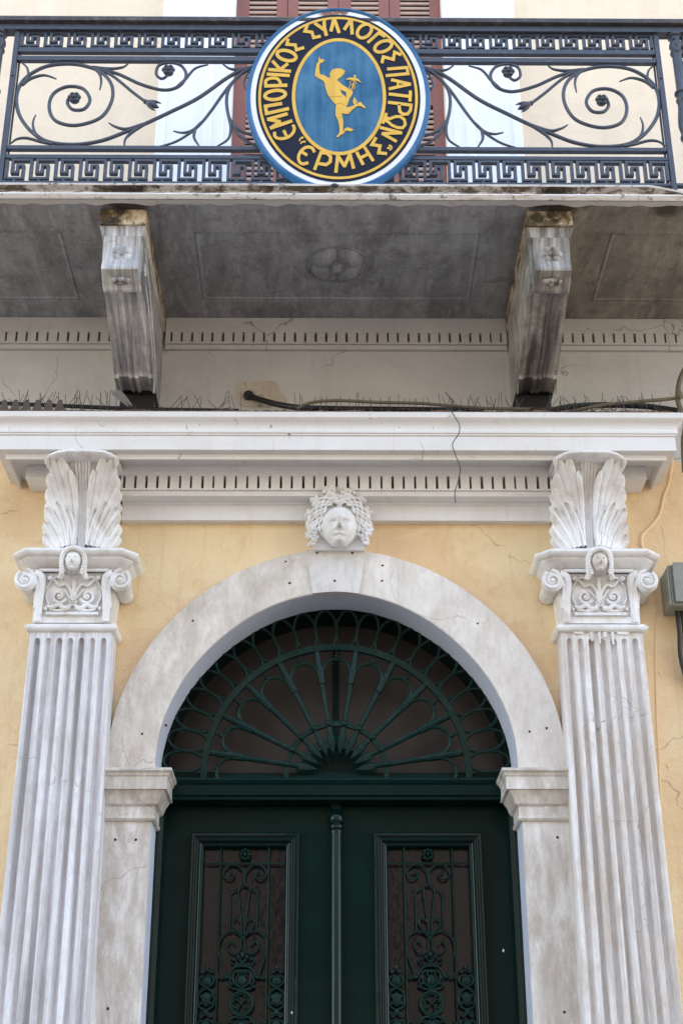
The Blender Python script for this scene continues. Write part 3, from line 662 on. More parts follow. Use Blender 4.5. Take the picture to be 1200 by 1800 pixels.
# profile offsets measured from the frieze plane (x half 1.20, y 0)
prof = [(.235, 4.650), (.238, 4.603), (.252, 4.603), (.252, 4.628), (.290, 4.630), (.290, 4.700), (.297, 4.701), (.297, 4.708), (.303, 4.710), (.303, 4.722), (.299, 4.727), (.300, 4.737), (.305, 4.750), (.315, 4.762), (.324, 4.768), (.330, 4.774), (.331, 4.790), (.326, 4.803), (.05, 4.822), (.0, 4.822)]
b.sweep_plan([(-W_, WALL), (-W_, 0), (W_, 0), (W_, WALL)], prof)
b.add([(-W_-.236, WALL, 4.650), (-W_-.236, -.236, 4.650), (W_+.236, -.236, 4.650), (W_+.236, WALL, 4.650)], [(0,1,2,3)])
b.build('crown_moulding', 'cornice', cor, smooth=22, bevel=.0012)
for sg in (-1, 1):   # solid bearer between corbel and cornice end
    b = MB(); a, c = sorted((sg*1.29, sg*1.40)); b.box(a, c, -.10, WALL, 4.585, 4.6495); b.build('end_block', 'white', cor, smooth=0, bevel=.002)
b = MB(); b.prism([(-.10, 4.6495), (-.10, 4.617), (-.098, 4.613), (WALL, 4.613), (WALL, 4.6495)], -.97, .97); b.build('bed_moulding', 'white', cor, smooth=0)
q = dentil_band(-.97, .97, -.098, WALL, 4.6128, 4.537, 4.5985, 4.530, .022, .0503, .011, 'dentil_row', cor, 'white')
b = MB(); b.prism([(WALL, 4.5075), (-.014, 4.5075), (-.012, 4.500), (-.004, 4.498), (0, 4.492), (0, 4.424), (WALL, 4.424)], -.97, .97); b.build('frieze', 'white', cor, smooth=0)
b = MB(); rows = []
for i in range(301):
    x = -1.5+3*i/300; hh = random.uniform(0,.007)+.005*max(0, math.sin(x*9)*math.sin(x*23)); rows.append([(x, -.324+random.uniform(-.002,.004), 4.802), (x, -.316+random.uniform(-.003,.003), 4.810+hh), (x, -.30, 4.816+hh), (x, -.20, 4.820+random.uniform(0,.008)), (x, .035, 4.828)])
b.grid(rows); b.build('ledge_dirt', 'ledge', cor, label='layer of brown dirt along the top of the cornice')

# clutter on the ledge
def on(u, v, Y): x, z = at(u, v, Y); return (x, Y, z)
t = MB(); pts = [on(437,697,.05)[:1]+(.05,)+on(437,697,.04)[2:]]; p0 = at(437, 697, .04)
pts = [(p0[0]-.01, .06, p0[1]+.01), on(440,697,.03), on(452,701,.005), on(480,709,-.05), on(505,714,-.10), on(535,717,-.14), on(600,719,-.16), on(700,720,-.16), on(850,722,-.16)]
t.tube(cr_spline(pts, 8), .014, 12); t.tube([(p0[0], .035, p0[1]), (p0[0], .022, p0[1])], .024, 14)
tag(t.build('black_hose', 'black', None), 'thick black hose coming out of the wall above the cornice', 'hose')
t = MB(); pts = [on(522,718,-.2), on(545,708,-.2), on(590,704,-.2), on(660,707,-.2), on(740,709,-.2), on(800,714,-.2), on(860,718,-.2), on(930,719,-.2)]
t.tube(cr_spline(pts, 8), .0075, 10); tag(t.build('khaki_cable', 'khaki', None), 'khaki cable arching over the ledge right of the black hose', 'cable')
t = MB(); pts = [on(1000,724,-.18), on(1060,712,-.18), on(1120,706,-.18), on(1185,700,-.18), on(1230,690,-.18)]
t.tube(cr_spline(pts, 8), .0085, 10); tag(t.build('khaki_cable', 'khaki', None), 'khaki cable rising to the brown pipe at the right end of the ledge', 'cable')
t = MB(); pts = [on(965,722,-.12), on(1010,714,-.12), on(1070,712,-.12), on(1130,714,-.12), on(1190,722,-.12)]
t.tube(cr_spline(pts, 8), .014, 10); tag(t.build('black_cable', 'black', None), 'slack black cable lying on the right end of the cornice', 'cable')
t = MB(); pts = [on(-20,708,-.14), on(100,713,-.14), on(250,719,-.14), on(420,722,-.14)]
t.tube(cr_spline(pts, 8), .010, 8); tag(t.build('black_cable', 'black', None), 'thin black cable lying on the left end of the cornice', 'cable')
t = MB(); pts = [on(783,690,-.335), on(793,705,-.335), on(793,722,-.337), on(806,745,-.345), on(806,762,-.34), on(795,780,-.33), on(800,800,-.34), on(808,822,-.34), on(805,845,-.33), on(799,865,-.335), on(800,883,-.34)]
t.tube(cr_spline(pts, 8), .0022, 6); tag(t.build('dangling_wire', 'spike', None), 'loose thin wire dangling in front of the cornice dentils', 'wire')
# bird spikes
def spikes(x0, x1, y, n_, h, messy, label):
    t = MB(); root = thing('bird_spike_strip', label, 'bird spikes', ((x0+x1)/2, y, 4.82), 'bird spike strips along the cornice')
    t.box(x0, x1, y-.008, y+.008, 4.818, 4.828); t.build('base_strip', 'comb', root, smooth=0)
    t = MB()
    for i in range(n_):
        x = x0+(x1-x0)*(i+.5)/n_+random.uniform(-.01, .01); a = random.gauss(0, messy); f = random.uniform(-.35, .2)
        L = h*random.uniform(.8, 1.1); t.tube([(x, y, 4.824), (x+L*math.sin(a), y+L*math.sin(f)*.5, 4.824+L*math.cos(a))], .0014, 5)
    t.build('wire_spikes', 'spike', root, smooth=0)
spikes(-1.48, -.98, -.24, 36, .135, .45, 'tangled bird spikes on the ledge left of the left bracket')
spikes(-.80, -.42, -.24, 16, .12, .5, 'sparse crooked bird spikes just right of the left bracket')
spikes(-.20, .40, -.24, 25, .115, .10, 'neat upright bird spikes behind the khaki cable in the middle of the ledge')
spikes(.44, .84, -.24, 24, .12, .42, 'bent bird spikes just left of the right bracket')
spikes(.92, 1.44, -.24, 34, .12, .5, 'tangled bird spikes on the ledge right of the right bracket')
t = MB()
for i in range(6):
    x, z = at(8+i*19.5, 716, -.28); t.prism([(x-.024, z-.022), (x+.024, z-.022), (x+.018, z), (x+.012, z+.016), (x+.011, z+.03), (x+.006, z+.037), (x-.006, z+.037), (x-.011, z+.03), (x-.012, z+.016), (x-.018, z)], -.285, -.279, 'y')
a, c = at(-15, 716, -.28), at(112, 716, -.28); t.box(a[0], c[0], -.286, -.278, a[1]-.034, a[1]-.018)
tag(t.build('scalloped_plastic_strip', 'comb', None, smooth=0), 'brown scalloped plastic strip standing on the left end of the cornice', 'plastic strip')
t = MB()
for (a, c, w_) in (((195,686),(226,714),.010), ((204,684),(232,713),.012)):
    p, q_ = Vector(on(*a, -.26)), Vector(on(*c, -.25)); d = (q_-p); 
    t.tube([tuple(p+d*k/5) for k in range(6)], [.003, w_, w_*1.1, w_*.9, w_*.6, .003], 8, flat=.25)
tag(t.build('fallen_feather', 'feather', None), 'grey feathers stuck on the ledge at the foot of the left bracket', 'feather')
t = MB()
for i in range(110):
    x = random.uniform(.75, 1.46) if i % 3 else random.uniform(-1.4, 1.2); a = random.uniform(-.5, .5); L = random.uniform(.02, .07)
    y = random.uniform(-.31, -.2); t.tube([(x, y, 4.83+random.uniform(-.004, .012)), (x+L*math.cos(a), y+random.uniform(-.02,.02), 4.83+L*math.sin(a)*.5)], .0014, 5)
o = t.build('dry_litter', 'rusty', None); o['kind'] = 'stuff'; tag(o, 'dry twigs and litter scattered along the cornice top', 'litter')

# ================================================================== ACANTHUS CORBELS
def leaf_lobe(mb, pts, w, raise_, surf, curl=.0, crease=0, n=12, m=8, c=(0,0)):
    """one rounded acanthus lobe: spine pts (u,t), half width w, bulged/hollow section"""
    sp = cr_spline(pts, 7); L = len(sp); rows = []
    for i, (u, t_) in enumerate(sp):
        q = i/(L-1); ww = w*(.50+.50*math.sin(PI/2*min(1, q*1.15)))*math.sqrt(max(0, 1-max(0, (q-.80)/.20)**2))+.0006
        a = Vector(sp[max(0, i-1)]); b = Vector(sp[min(L-1, i+1)]); d = (b-a).normalized(); nn = Vector((-d.y, d.x))
        row = []
        for j in range(m+1):
            s_ = 2*j/m-1; uu = u+nn.x*s_*ww; tt = t_+nn.y*s_*ww
            hgt = 1.3*raise_*(math.sqrt(max(0, 1-s_*s_))*.9-crease*math.exp(-(s_*3.0)**2)*min(1, q*2.2))+curl*q**2.2
            Y = surf(tt)-hgt
            row.append((c[0]+uu, Y, c[1]+tt))
        rows.append(row)
    mb.grid(rows)
def corbel(xc, label):
    Z0, Z1 = 4.232, 4.628; H = Z1-Z0
    root = thing('acanthus_corbel', label, 'corbel', (xc, 0, Z0), 'acanthus corbels above the pilasters')
    surf = lambda t: -.085-.155*max(0, min(1, t/H))**2.4
    b = MB(); rows = []
    for i in range(25):
        t = H*i/24; hw = .125+.020*(i/24); y = surf(t)
        rows.append([(xc-hw-.004, WALL, Z0+t), (xc-hw, y+.02, Z0+t), (xc-hw*.5, y+.004, Z0+t), (xc, y, Z0+t), (xc+hw*.5, y+.004, Z0+t), (xc+hw, y+.02, Z0+t), (xc+hw+.004, WALL, Z0+t)])
    b.grid(rows); b.build('core', 'relief', root, smooth=50)
    # rolled lip at the top
    b = MB(); rows = []
    for i in range(33):
        q = i/32*2-1; x = xc+q*.158; e = 1-abs(q)**6; yy = -.296-.012*math.cos(q*PI/2)+random.uniform(-.0015,.0015)+.045*(abs(q)**5); dz = random.uniform(-.0015,.0015)-.006*q*q
        rows.append([(x, -.10, 4.602+dz), (x, yy+.03, 4.603+dz), (x, yy+.008, 4.606+dz), (x, yy, 4.613+dz), (x, yy+.002, 4.622+dz), (x, yy+.010, 4.629+dz), (x, -.10, 4.634+dz)])
    b.grid(rows)
    for rr in (rows[0], rows[-1]): b.add(rr, [tuple(range(len(rr)))])
    for sg in (-1, 1):
        b.tube([(xc+sg*.152, -.262, 4.606), (xc+sg*.153, -.245, 4.585), (xc+sg*.150, -.225, 4.565)], [.012,.009,.001], 8)
    b.build('rolled_lip', 'relief', root, smooth=50)
    # leaves
    b = MB(); C = (xc, Z0)
    for sg in (-1, 1):
        f = lambda L_: [(sg*u, t*H) for u, t in L_]
        up = [([(.075,.26),(.128,.40),(.156,.54)], .024, .016), ([(.066,.28),(.115,.46),(.155,.675)], .027, .020), ([(.056,.30),(.105,.58),(.150,.81)], .028, .024),
              ([(.046,.14),(.070,.50),(.100,.76),(.138,.935)], .028, .028), ([(.036,.12),(.048,.45),(.066,.72),(.098,.965)], .026, .033), ([(.026,.12),(.030,.45),(.036,.64),(.052,.83)], .018, .038)]
        lo = [([(.105,-.02),(.134,.06),(.160,.16)], .023, .024), ([(.088,.0),(.118,.12),(.162,.29)], .026, .034), ([(.066,.0),(.092,.18),(.120,.31),(.158,.44)], .028, .042), ([(.048,.0),(.062,.20),(.084,.36),(.112,.495)], .025, .050), ([(.030,.0),(.036,.18),(.046,.30),(.066,.41)], .019, .056)]
        for pts, w_, r_ in up: leaf_lobe(b, f(pts), w_*1.05, r_*1.1, surf, .010, 0, c=C)
        for pts, w_, r_ in lo: leaf_lobe(b, f(pts), w_*1.12, r_*1.1, surf, .016, .30, n=16, c=C)
        b.tube([(xc+sg*.002, surf(t*H)-.006, Z0+t*H) for t in [i/14-.01 for i in range(15)]], .009, 8)
        for u0, u1, u2 in ((.011,.012,.014), (.026,.022,.026)):
            b.tube([(xc+sg*u, surf(t*H)-.014, Z0+t*H) for u, t in cr_spline([(u0,-.005),(u1,.35),(u2,.7),(u2*1.15,.95)], 6)], .0065, 8)
        b.tube([(xc+sg*u, surf(t*H)-.010, Z0+t*H) for u, t in cr_spline([(.036,-.005),(.031,.25),(.030,.45)], 6)], .0075, 8)
    b.build('acanthus_leaf', 'relief', root, smooth=50)
    # side leaf edges
    for sg in (-1, 1):
        b = MB()
        for k, (t, l) in enumerate(((.08,.05),(.26,.05),(.44,.045),(.60,.045),(.76,.045))):
            b.ball((xc+sg*(.138+.012*t), surf(t*H)+.035, Z0+t*H), (.012, .035, l*.75), 10, 8)
        b.build('side_leaf', 'relief', root)
    return root

# ================================================================== FACES
def face(mb, c, a, h, dep, n=44, tilt=0.0):
    """classical face looking along -y, centre c, half width a, half height h, depth dep"""
    G = lambda x, z, cx, cz, sx, sz: math.exp(-((x-cx)/sx)**2-((z-cz)/sz)**2)
    rows = []
    for i in range(n+1):
        z = -1+2*i/n; row = []
        for j in range(n+1):
            s_ = -1+2*j/n; wz = math.sqrt(max(0, 1-z*z)); wz = wz**.8
            if z < 0: wz *= 1-.20*abs(z)**1.3
            x = math.sin(s_*PI/2)*wz; y = math.cos(s_*PI/2)*(max(0, 1-z*z))**.42*(1-.06*abs(z))
            ax = abs(x)
            f = .0; z0_ = z; z = z+.14 if z > -.75 else z
            f += .34*G(x, z, 0, -.14, .14, .13)+.22*G(x, z, 0, .06, .10, .26)+.16*G(ax, z, .14, -.18, .08, .07)   # nose
            f -= .14*G(ax, z, .33, .15, .20, .09)                                                                 # sockets
            f += .13*G(ax, z, .34, .105, .13, .055)-.05*G(ax, z, .34, .16, .16, .018)                              # lids
            f += .07*G(ax, z, .34, .28, .26, .07)                                                                 # brow
            f += .13*G(x, z, 0, -.43, .25, .040)+.14*G(x, z, 0, -.56, .20, .05)-.32*G(x, z, 0, -.49, .20, .026)   # lips
            f -= .08*G(x, z, 0, -.66, .24, .05); f += .15*G(x, z, 0, -.84, .24, .13); f += .05*G(ax, z, .50, -.22, .22, .25)
            z = z0_; zz = z*h; yy = -(y+1.45*f*min(1, y*2))*dep
            row.append((c[0]+x*a, c[1]+yy*math.cos(tilt)-zz*math.sin(tilt)*.0+zz*math.sin(tilt), c[2]+zz))
        rows.append(row)
    mb.grid(rows)

msk = thing('carved_head', 'white carved female head with grapes and vine leaves in her hair above the keystone', 'sculpture', (.012, .0, 4.26))
b = MB(); b.ball((.012, -.035, 4.405), (.122, .070, .118), 24, 16); b.prism([(-.10, 4.262), (.125, 4.262), (.13, 4.36), (.12, 4.5), (-.09, 4.5), (-.105, 4.36)], -.035, WALL, 'y'); b.build('back_block', 'relief', msk)
b = MB(); face(b, (.012, -.065, 4.358), .079, .100, .075); 
for sg in (-1, 1):
    ex, ez = .012+sg*.0265, 4.357
    b.ball((ex, -.1275, ez-.001), (.0120, .0075, .0052), 14, 8)
    b.tube(cr_spline([(ex-.016, -.128, ez+.000), (ex-.007, -.1365, ez+.0062), (ex+.006, -.1365, ez+.0066), (ex+.016, -.128, ez+.000)], 5), .0019, 6)
    b.ball((.012+sg*.0085, -.160, 4.322), (.0062, .008, .0055), 10, 7)
b.build('face', 'relief', msk, smooth=0)
for o in [q for q in bpy.data.objects if q.name.startswith('face')]:
    o.data.polygons.foreach_set('use_smooth', [True]*len(o.data.polygons))
b = MB()
for sg in (-1, 1):
    for k in range(7):
        off = k*.0100; dp = .005*(k % 2)
        pts = [(.012-sg*.010, -.104+k*.004+dp, 4.441+off), (.012+sg*.020, -.121+k*.004+dp, 4.455+off*.95), (.012+sg*(.050+off*.35), -.116+k*.004+dp, 4.442+off*.9), (.012+sg*(.073+off*.6), -.100+k*.004+dp, 4.412+off*.65), (.012+sg*(.084+off*.85), -.084+k*.004+dp, 4.374+off*.30), (.012+sg*(.090+off*.85), -.074+k*.004+dp, 4.335)]
        c_ = cr_spline(pts, 8); n_ = len(c_); ph = k*1.9
        c_ = [(x+.0030*math.sin(i*.8+ph)*sg, y-.004*math.cos(i*.8+ph), z+.0030*math.sin(i*.8+ph)) for i, (x, y, z) in enumerate(c_)]
        b.tube(c_, [.0064*(1+.08*math.sin(i*.8+ph))*(1-.2*i/n_) for i in range(n_)], 8)
b.build('hair', 'relief', msk)
def grapes(c, sx, sz, n_, seed, name='grape_cluster'):
    rnd = random.Random(seed); b = MB()
    for k in range(n_):
        q = k/n_; a = k*2.4; rr = math.sqrt(rnd.random()); z = rnd.uniform(-1, 1); lim = 1-.35*abs(z)-(.25 if z < -.3 else 0)
        b.ball((c[0]+sx*lim*rr*math.cos(a), c[1]-.020*math.sqrt(max(0, 1-rr*rr))-rnd.uniform(0,.006), c[2]+sz*z), .0098, 10, 7)
    return b.build(name, 'relief', msk)
grapes((-.108, -.045, 4.325), .032, .050, 46, 1); grapes((.132, -.045, 4.325), .032, .050, 46, 2); grapes((-.028, -.085, 4.520), .034, .022, 26, 3); grapes((.050, -.085, 4.515), .030, .020, 22, 4)
def vine_leaf(c, r, rot, tilt=0):
    b = MB(); rows = []; n_ = 30
    for i in range(6):
        q = i/5; rows.append([(c[0]+r*q*(.72+.28*abs(math.cos(2.5*(a_)))**.6)*math.cos(a_+rot), c[1]-.012*(1-q*q)+.010*q*abs(math.sin(2.5*a_))-.004, c[2]+r*q*(.72+.28*abs(math.cos(2.5*a_))**.6)*math.sin(a_+rot)) for a_ in [2*PI*k/n_ for k in range(n_)]])
    rows.append([(x, c[1]+.02, z) for x, y, z in rows[-1]]); b.grid(rows, True)
    for k in range(5): a_ = 2*PI*k/5+rot; b.tube([(c[0], c[1]-.017, c[2]), (c[0]+r*.85*math.cos(a_), c[1]-.006, c[2]+r*.85*math.sin(a_))], [.003,.0012], 5)
    b.build('vine_leaf', 'relief', msk)
for c, r, ro in (((-.085,-.075,4.487),.036,.4), ((-.115,-.06,4.425),.030,2.0), ((.100,-.07,4.495),.036,1.0), ((.130,-.055,4.435),.036,.2), ((-.120,-.05,4.382),.024,1.1), ((.012,-.09,4.538),.022,.3), ((.135,-.05,4.385),.026,2.6)): vine_leaf(c, r, ro)

# ================================================================== PILASTERS
def spiral(cx, cz, r0, r1, turns, a0, sg, n=40):
    return [(cx+sg*(r0+(r1-r0)*(k/n)**.85)*math.cos(a0+turns*2*PI*k/n), cz+(r0+(r1-r0)*(k/n)**.85)*math.sin(a0+turns*2*PI*k/n)) for k in range(n+1)]
def pilaster(xc, mat, label, broken):
    root = thing('fluted_pilaster', label, 'pilaster', (xc, 0, 0), 'fluted pilasters flanking the doorway')
    hw = lambda z: .176+(3.86-z)*.0088
    ZT = 3.846
    zs = [0, 1.0, 2.0, 2.6, 3.2, 3.6, 3.80, 3.806, 3.811, 3.815, 3.818, 3.820, 3.8201, ZT]
    def depth(z):
        if z <= 3.80: return 1
        if z >= 3.82: return 0
        return math.sqrt(max(0, 1-((z-3.80)/.02)**2))
    rows = []
    for z in zs:
        h = hw(z); row = [(xc-h, WALL, z), (xc-h, -.095, z), (xc-h+.004, -.10, z)]; nfl = 7; m_ = .012; pw = (2*h-2*m_)/nfl; D = depth(z)
        for k in range(nfl):
            a = xc-h+m_+k*pw; fl = pw*.20; w2 = pw-2*fl
            row.append((a+fl*.999, -.10, z))
            for j in range(9):
                t = j/8; row.append((a+fl+w2*(.5+(t-.5)*max(D, .02)), -.10+.023*D*math.sin(PI*t)**.75, z))
            row.append((a+pw-fl*.999, -.10, z))
        row += [(xc+h-.004, -.10, z), (xc+h, -.095, z), (xc+h, WALL, z)]; rows.append(row)
    b = MB(); b.grid(rows); b.build('shaft', mat, root, smooth=28)
    if broken:   # flaking paint tongues hanging from the necking over the flutes
        b = MB()
        for x0, w_, L in ((-.045,.016,.045),(.012,.018,.028),(.045,.012,.06),(-.012,.011,.058),(-.10,.05,.012),(.09,.06,.014)):
            b.prism([(xc+x0-w_/2, 3.848), (xc+x0+w_/2, 3.848), (xc+x0+w_*.32, 3.848-L), (xc+x0-w_*.3, 3.848-L*.92)], -.108, -.0985, 'y')
        b.build('flaking_paint', 'relief', root, smooth=0, label='white paint tongues peeling over the flute tops')
    # necking
    hb = .182
    b = MB(); b.sweep_plan([(xc-hb, WALL), (xc-hb, -.105), (xc+hb, -.105), (xc+hb, WALL)], [(-.03, 3.846), (.002, 3.846), (.010, 3.852), (.016, 3.860), (.016, 3.868), (.008, 3.873), (.004, 3.880), (-.03, 3.884)]); b.build('necking', 'relief', root, smooth=40)
    # bell with flaring sides
    b = MB(); rows = []; fr = lambda t: -.108-.030*t*t; hf = lambda t: .168+.004*t+.030*t**3
    for i in range(17):
        t = i/16; z = 3.882+.225*t; h = hf(t); y = fr(t)
        # recessed panel in the middle
        rows.append([(xc-h, WALL, z), (xc-h, y, z), (xc-h+.032, y-.004, z), (xc-h+.036, y+.010, z), (xc, y+.010, z), (xc+h-.036, y+.010, z), (xc+h-.032, y-.004, z), (xc+h, y, z), (xc+h, WALL, z)])
    b.grid(rows); b.box(xc-.14, xc+.14, -.112, -.08, 3.884, 3.912); cap = b.build('capital', 'relief', root, smooth=25)
    b = MB()   # stepped sill of the panel
    b.prism([(-.115, 3.912), (-.127, 3.916), (-.127, 3.922), (-.112, 3.934), (-.09, 3.934), (-.09, 3.912)], xc-.112, xc+.112); b.build('panel_sill', 'relief', cap, smooth=20)
    # abacus with clipped corners
    b = MB(); ax, ay, cl = .226, -.158, .034
    pl = [(xc-ax, WALL), (xc-ax, ay+cl), (xc-ax+cl, ay), (xc+ax-cl, ay), (xc+ax, ay+cl), (xc+ax, WALL)]
    b.sweep_plan(pl, [(-.07, 4.118), (-.030, 4.118), (-.026, 4.126), (-.010, 4.134), (.004, 4.146), (.016, 4.155), (.020, 4.160), (.020, 4.164), (.034, 4.168), (.044, 4.175), (.048, 4.184), (.046, 4.194), (.036, 4.200), (-.12, 4.232)])
    b.build('abacus', 'relief', cap, smooth=35)
    b = MB(); b.tube([(xc-.150, -.150, 4.112), (xc+.150, -.150, 4.112)], .008, 8); b.build('bead', 'relief', cap)
    # volutes
    for sg in (-1, 1):
        vx, vz = xc+sg*.205, 4.062; b = MB()
        b.disc_y((vx, vz), [(0, -.158), (.036, -.157), (.044, -.154), (.047, -.146), (.043, -.115), (.036, -.08), (.034, -.02), (.034, .03)], 28)
        sp = spiral(vx, vz, .044, .011, 1.55, R(120), -sg); b.tube([(x, -.161, z) for x, z in sp], [.0085-.004*k/len(sp) for k in range(len(sp))], 8); b.ball((vx, -.161, vz), (.013, .012, .013), 12, 8)
        # band sweeping down from the volute along the edge of the bell
        pts = [(xc+sg*.168, -.150, 4.101), (xc+sg*.140, -.146, 4.085), (xc+sg*.137, -.136, 4.045), (xc+sg*.143, -.124, 3.99), (xc+sg*.146, -.116, 3.93), (xc+sg*.147, -.114, 3.888)]
        b.tube(cr_spline(pts, 6), .016, 10, flat=.55)
        pts = [(xc+sg*.205, -.160, 4.112), (xc+sg*.178, -.152, 4.098), (xc+sg*.160, -.140, 4.06), (xc+sg*.156, -.125, 4.00), (xc+sg*.160, -.114, 3.95)]
        b.tube(cr_spline(pts, 6), [.010]*25 if False else .009, 8)
        b.build('volute', 'relief', cap, smooth=45)
    # small head
    b = MB(); face(b, (xc, -.175, 4.143), .037, .050, .042, 30); hd = b.build('carved_face', 'relief', cap, smooth=60)
    b = MB()
    for sg in (-1, 1):
        b.tube(cr_spline([(xc, -.206, 4.192), (xc+sg*.026, -.206, 4.188), (xc+sg*.045, -.194, 4.165), (xc+sg*.050, -.182, 4.130), (xc+sg*.048, -.172, 4.095), (xc+sg*.056, -.160, 4.070)], 6), [.0115]*31, 8)
        for k in range(6): b.ball((xc+sg*(.043+.003*math.sin(k)), -.192, 4.150-k*.0135), (.008,.008,.008), 8, 6)
    b.tube(cr_spline([(xc-.040,-.200,4.178),(xc,-.220,4.190),(xc+.040,-.200,4.178)], 6), .010, 8); b.ball((xc, -.150, 4.145), (.058, .040, .052), 16, 10)
    b.build('hair', 'relief', hd)
    # scroll relief
    b = MB(); yr = lambda z: fr(max(0, min(1, (z-3.882)/.225)))+.006
    def T(pts, r, taper=.5):
        c_ = cr_spline(pts, 6); n_ = len(c_); b.tube([(x, yr(z)-.004, z) for x, z in c_], [r*(1-(1-taper)*i/n_) for i in range(n_)], 8)
    for sg in (-1, 1):
        X = lambda d: xc+sg*d
        T([(X(.004),3.985),(X(.012),4.03),(X(.035),4.055),(X(.062),4.05),(X(.085),4.075),(X(.108),4.088)], .008)
        c_ = spiral(X(.062), 4.004, .034, .006, 1.35, R(200), sg); b.tube([(x, yr(z)-.005, z) for x, z in c_], [.0085-.003*k/len(c_) for k in range(len(c_))], 8); b.ball((X(.062), yr(4.004)-.005, 4.004), .010, 10, 7)
        T([(X(.010),3.958),(X(.035),3.950),(X(.06),3.966),(X(.088),3.955),(X(.110),3.962)], .0125, .7); T([(X(.03),3.944),(X(.07),3.942),(X(.10),3.948)], .008)
        T([(X(.05),4.078),(X(.075),4.088),(X(.10),4.068),(X(.12),4.035)], .007); T([(X(.104),3.97),(X(.118),4.0),(X(.112),4.03)], .006)
        b.ball((X(.103), yr(4.083)-.004, 4.083), (.016,.012,.013), 10, 7); T([(X(.012),3.995),(X(.028),4.015),(X(.040),4.035)], .006)
        b.ball((X(.118), yr(3.952)-.002, 3.950), (.010,.010,.010), 8, 6)
    rosette(b, (xc, yr(3.978)+.001, 3.978), .021, .012, 6, .021, 'y', -1, .35); T([(xc,3.998),(xc,4.04),(xc,4.09)], .009, 1)
    b.build('scroll_relief', 'relief', cap, smooth=60)
    return root
pilaster(-1.137, 'marble_left', 'bluish white fluted marble pilaster left of the green door', False)
pilaster(1.137, 'marble_right', 'brown streaked fluted marble pilaster right of the green door with flaking top', True)
corbel(-1.124, 'white acanthus leaf corbel above the left pilaster'); 
corbel(1.118, 'white acanthus leaf corbel above the right pilaster, nearest the grey meter box')

# ================================================================== STONE DOOR SURROUND
sur = thing('door_surround', 'marble arched door surround with keystone and moulded imposts', 'archway', (0, 0, 0))
RI, RO, ZI = .757, .965, 3.258
def arch_part(a0, a1, stilt, mat, label):
    b = MB(); n = 36; rows = []
    pts = [(math.cos(R(a0+(a1-a0)*i/n)), math.sin(R(a0+(a1-a0)*i/n)), CZ) for i in range(n+1)]
    if stilt: pts = [(pts[0][0], 0, ZI)]+pts
    for c, s_, cz in pts:
        f = lambda r, y: (r*c, y, cz+r*s_) if cz == CZ else (r*c, y, cz)
        # superellipse-ish flattening keeps the measured haunch
        ri = RI-.018*abs(math.sin(2*math.atan2(s_, abs(c)+1e-9)))**2 if cz == CZ else RI
        ro = RO-.008*abs(math.sin(2*math.atan2(s_, abs(c)+1e-9)))**2 if cz == CZ else RO
        rows.append([f(ro, WALL), f(ro, .003), f(ro-.003, 0), f(ri+.004, 0), f(ri, .004), f(ri, .185)])
    b.grid(rows); return b.build('arch_stone', mat, sur, smooth=30, label=label)
arch_part(180, 96.6, True, 'arch_left', 'browner left arch stone'); arch_part(0, 83.4, True, 'arch_right', 'paler right arch stone')
# skin over the intrados, blue of the skylight put into its colour
for a0, a1 in ((180, 90.0), (0, 90.0)):
    b = MB(); rows = []
    for i in range(-1, 37):
        if i < 0: rows.append([((RI-.0015)*math.cos(R(a0)), .0015, ZI), ((RI-.0015)*math.cos(R(a0)), .200, ZI)]); continue
        a = R(a0+(a1-a0)*i/36); ri = RI-.018*abs(math.sin(2*a))**2-.0015+random.uniform(-.0006,.0006)
        rows.append([((ri)*math.cos(a), .0015, CZ+ri*math.sin(a)), ((ri+.001)*math.cos(a), .200, CZ+ri*math.sin(a))])
    b.grid(rows); b.build('intrados_sky_tint', 'reveal', sur, smooth=60)
b = MB(); b.prism([(-.1065, 4.061), (-.05, 4.0675), (0, 4.070), (.05, 4.0675), (.100, 4.061), (.130, 4.273), (-.135, 4.273)], -.014, WALL, 'y'); b.build('keystone', 'key', sur, smooth=0, bevel=.002)
for sg in (-1, 1):
    b = MB(); xa, xb = (sg*.764, sg*.965); x0, x1 = min(xa, xb), max(xa, xb)
    b.box(x0, x1, 0, .175, 0, 3.06); jm = b.build('jamb', 'jamb', sur, smooth=0, bevel=.003)
    b = MB(); xi = sg*.7625; b.box(min(xi, xi+sg*.0012), max(xi, xi+sg*.0012), .003, .17, 0, 3.06); b.build('reveal_sky_tint', 'reveal', jm, smooth=0)  # thin sheet painting blue skylight onto the jamb reveal
    # impost mouldings, mitred round the inner corner
    pf = [(0, 3.052), (.012, 3.054), (.018, 3.062), (.016, 3.070), (.012, 3.074), (.012, 3.112), (.018, 3.116), (.026, 3.120), (.030, 3.128), (.036, 3.146), (.046, 3.160), (.050, 3.166), (.051, 3.172), (.064, 3.1725), (.064, 3.224), (.068, 3.228), (.072, 3.238), (.082, 3.246), (.082, 3.256), (.076, 3.259), (-.02, 3.262)]
    b = MB()
    if sg < 0: path = [(-.962, 0), (-.7625, 0), (-.7625, .175)]
    else: path = [(.7625, .175), (.7625, 0), (.965, 0)]
    b.sweep_plan(path, pf); b.box(min(xa, xb)+.001, max(xa, xb)-.001, .001, .175, 3.05, 3.258); b.build('impost', 'jamb', sur, smooth=22)
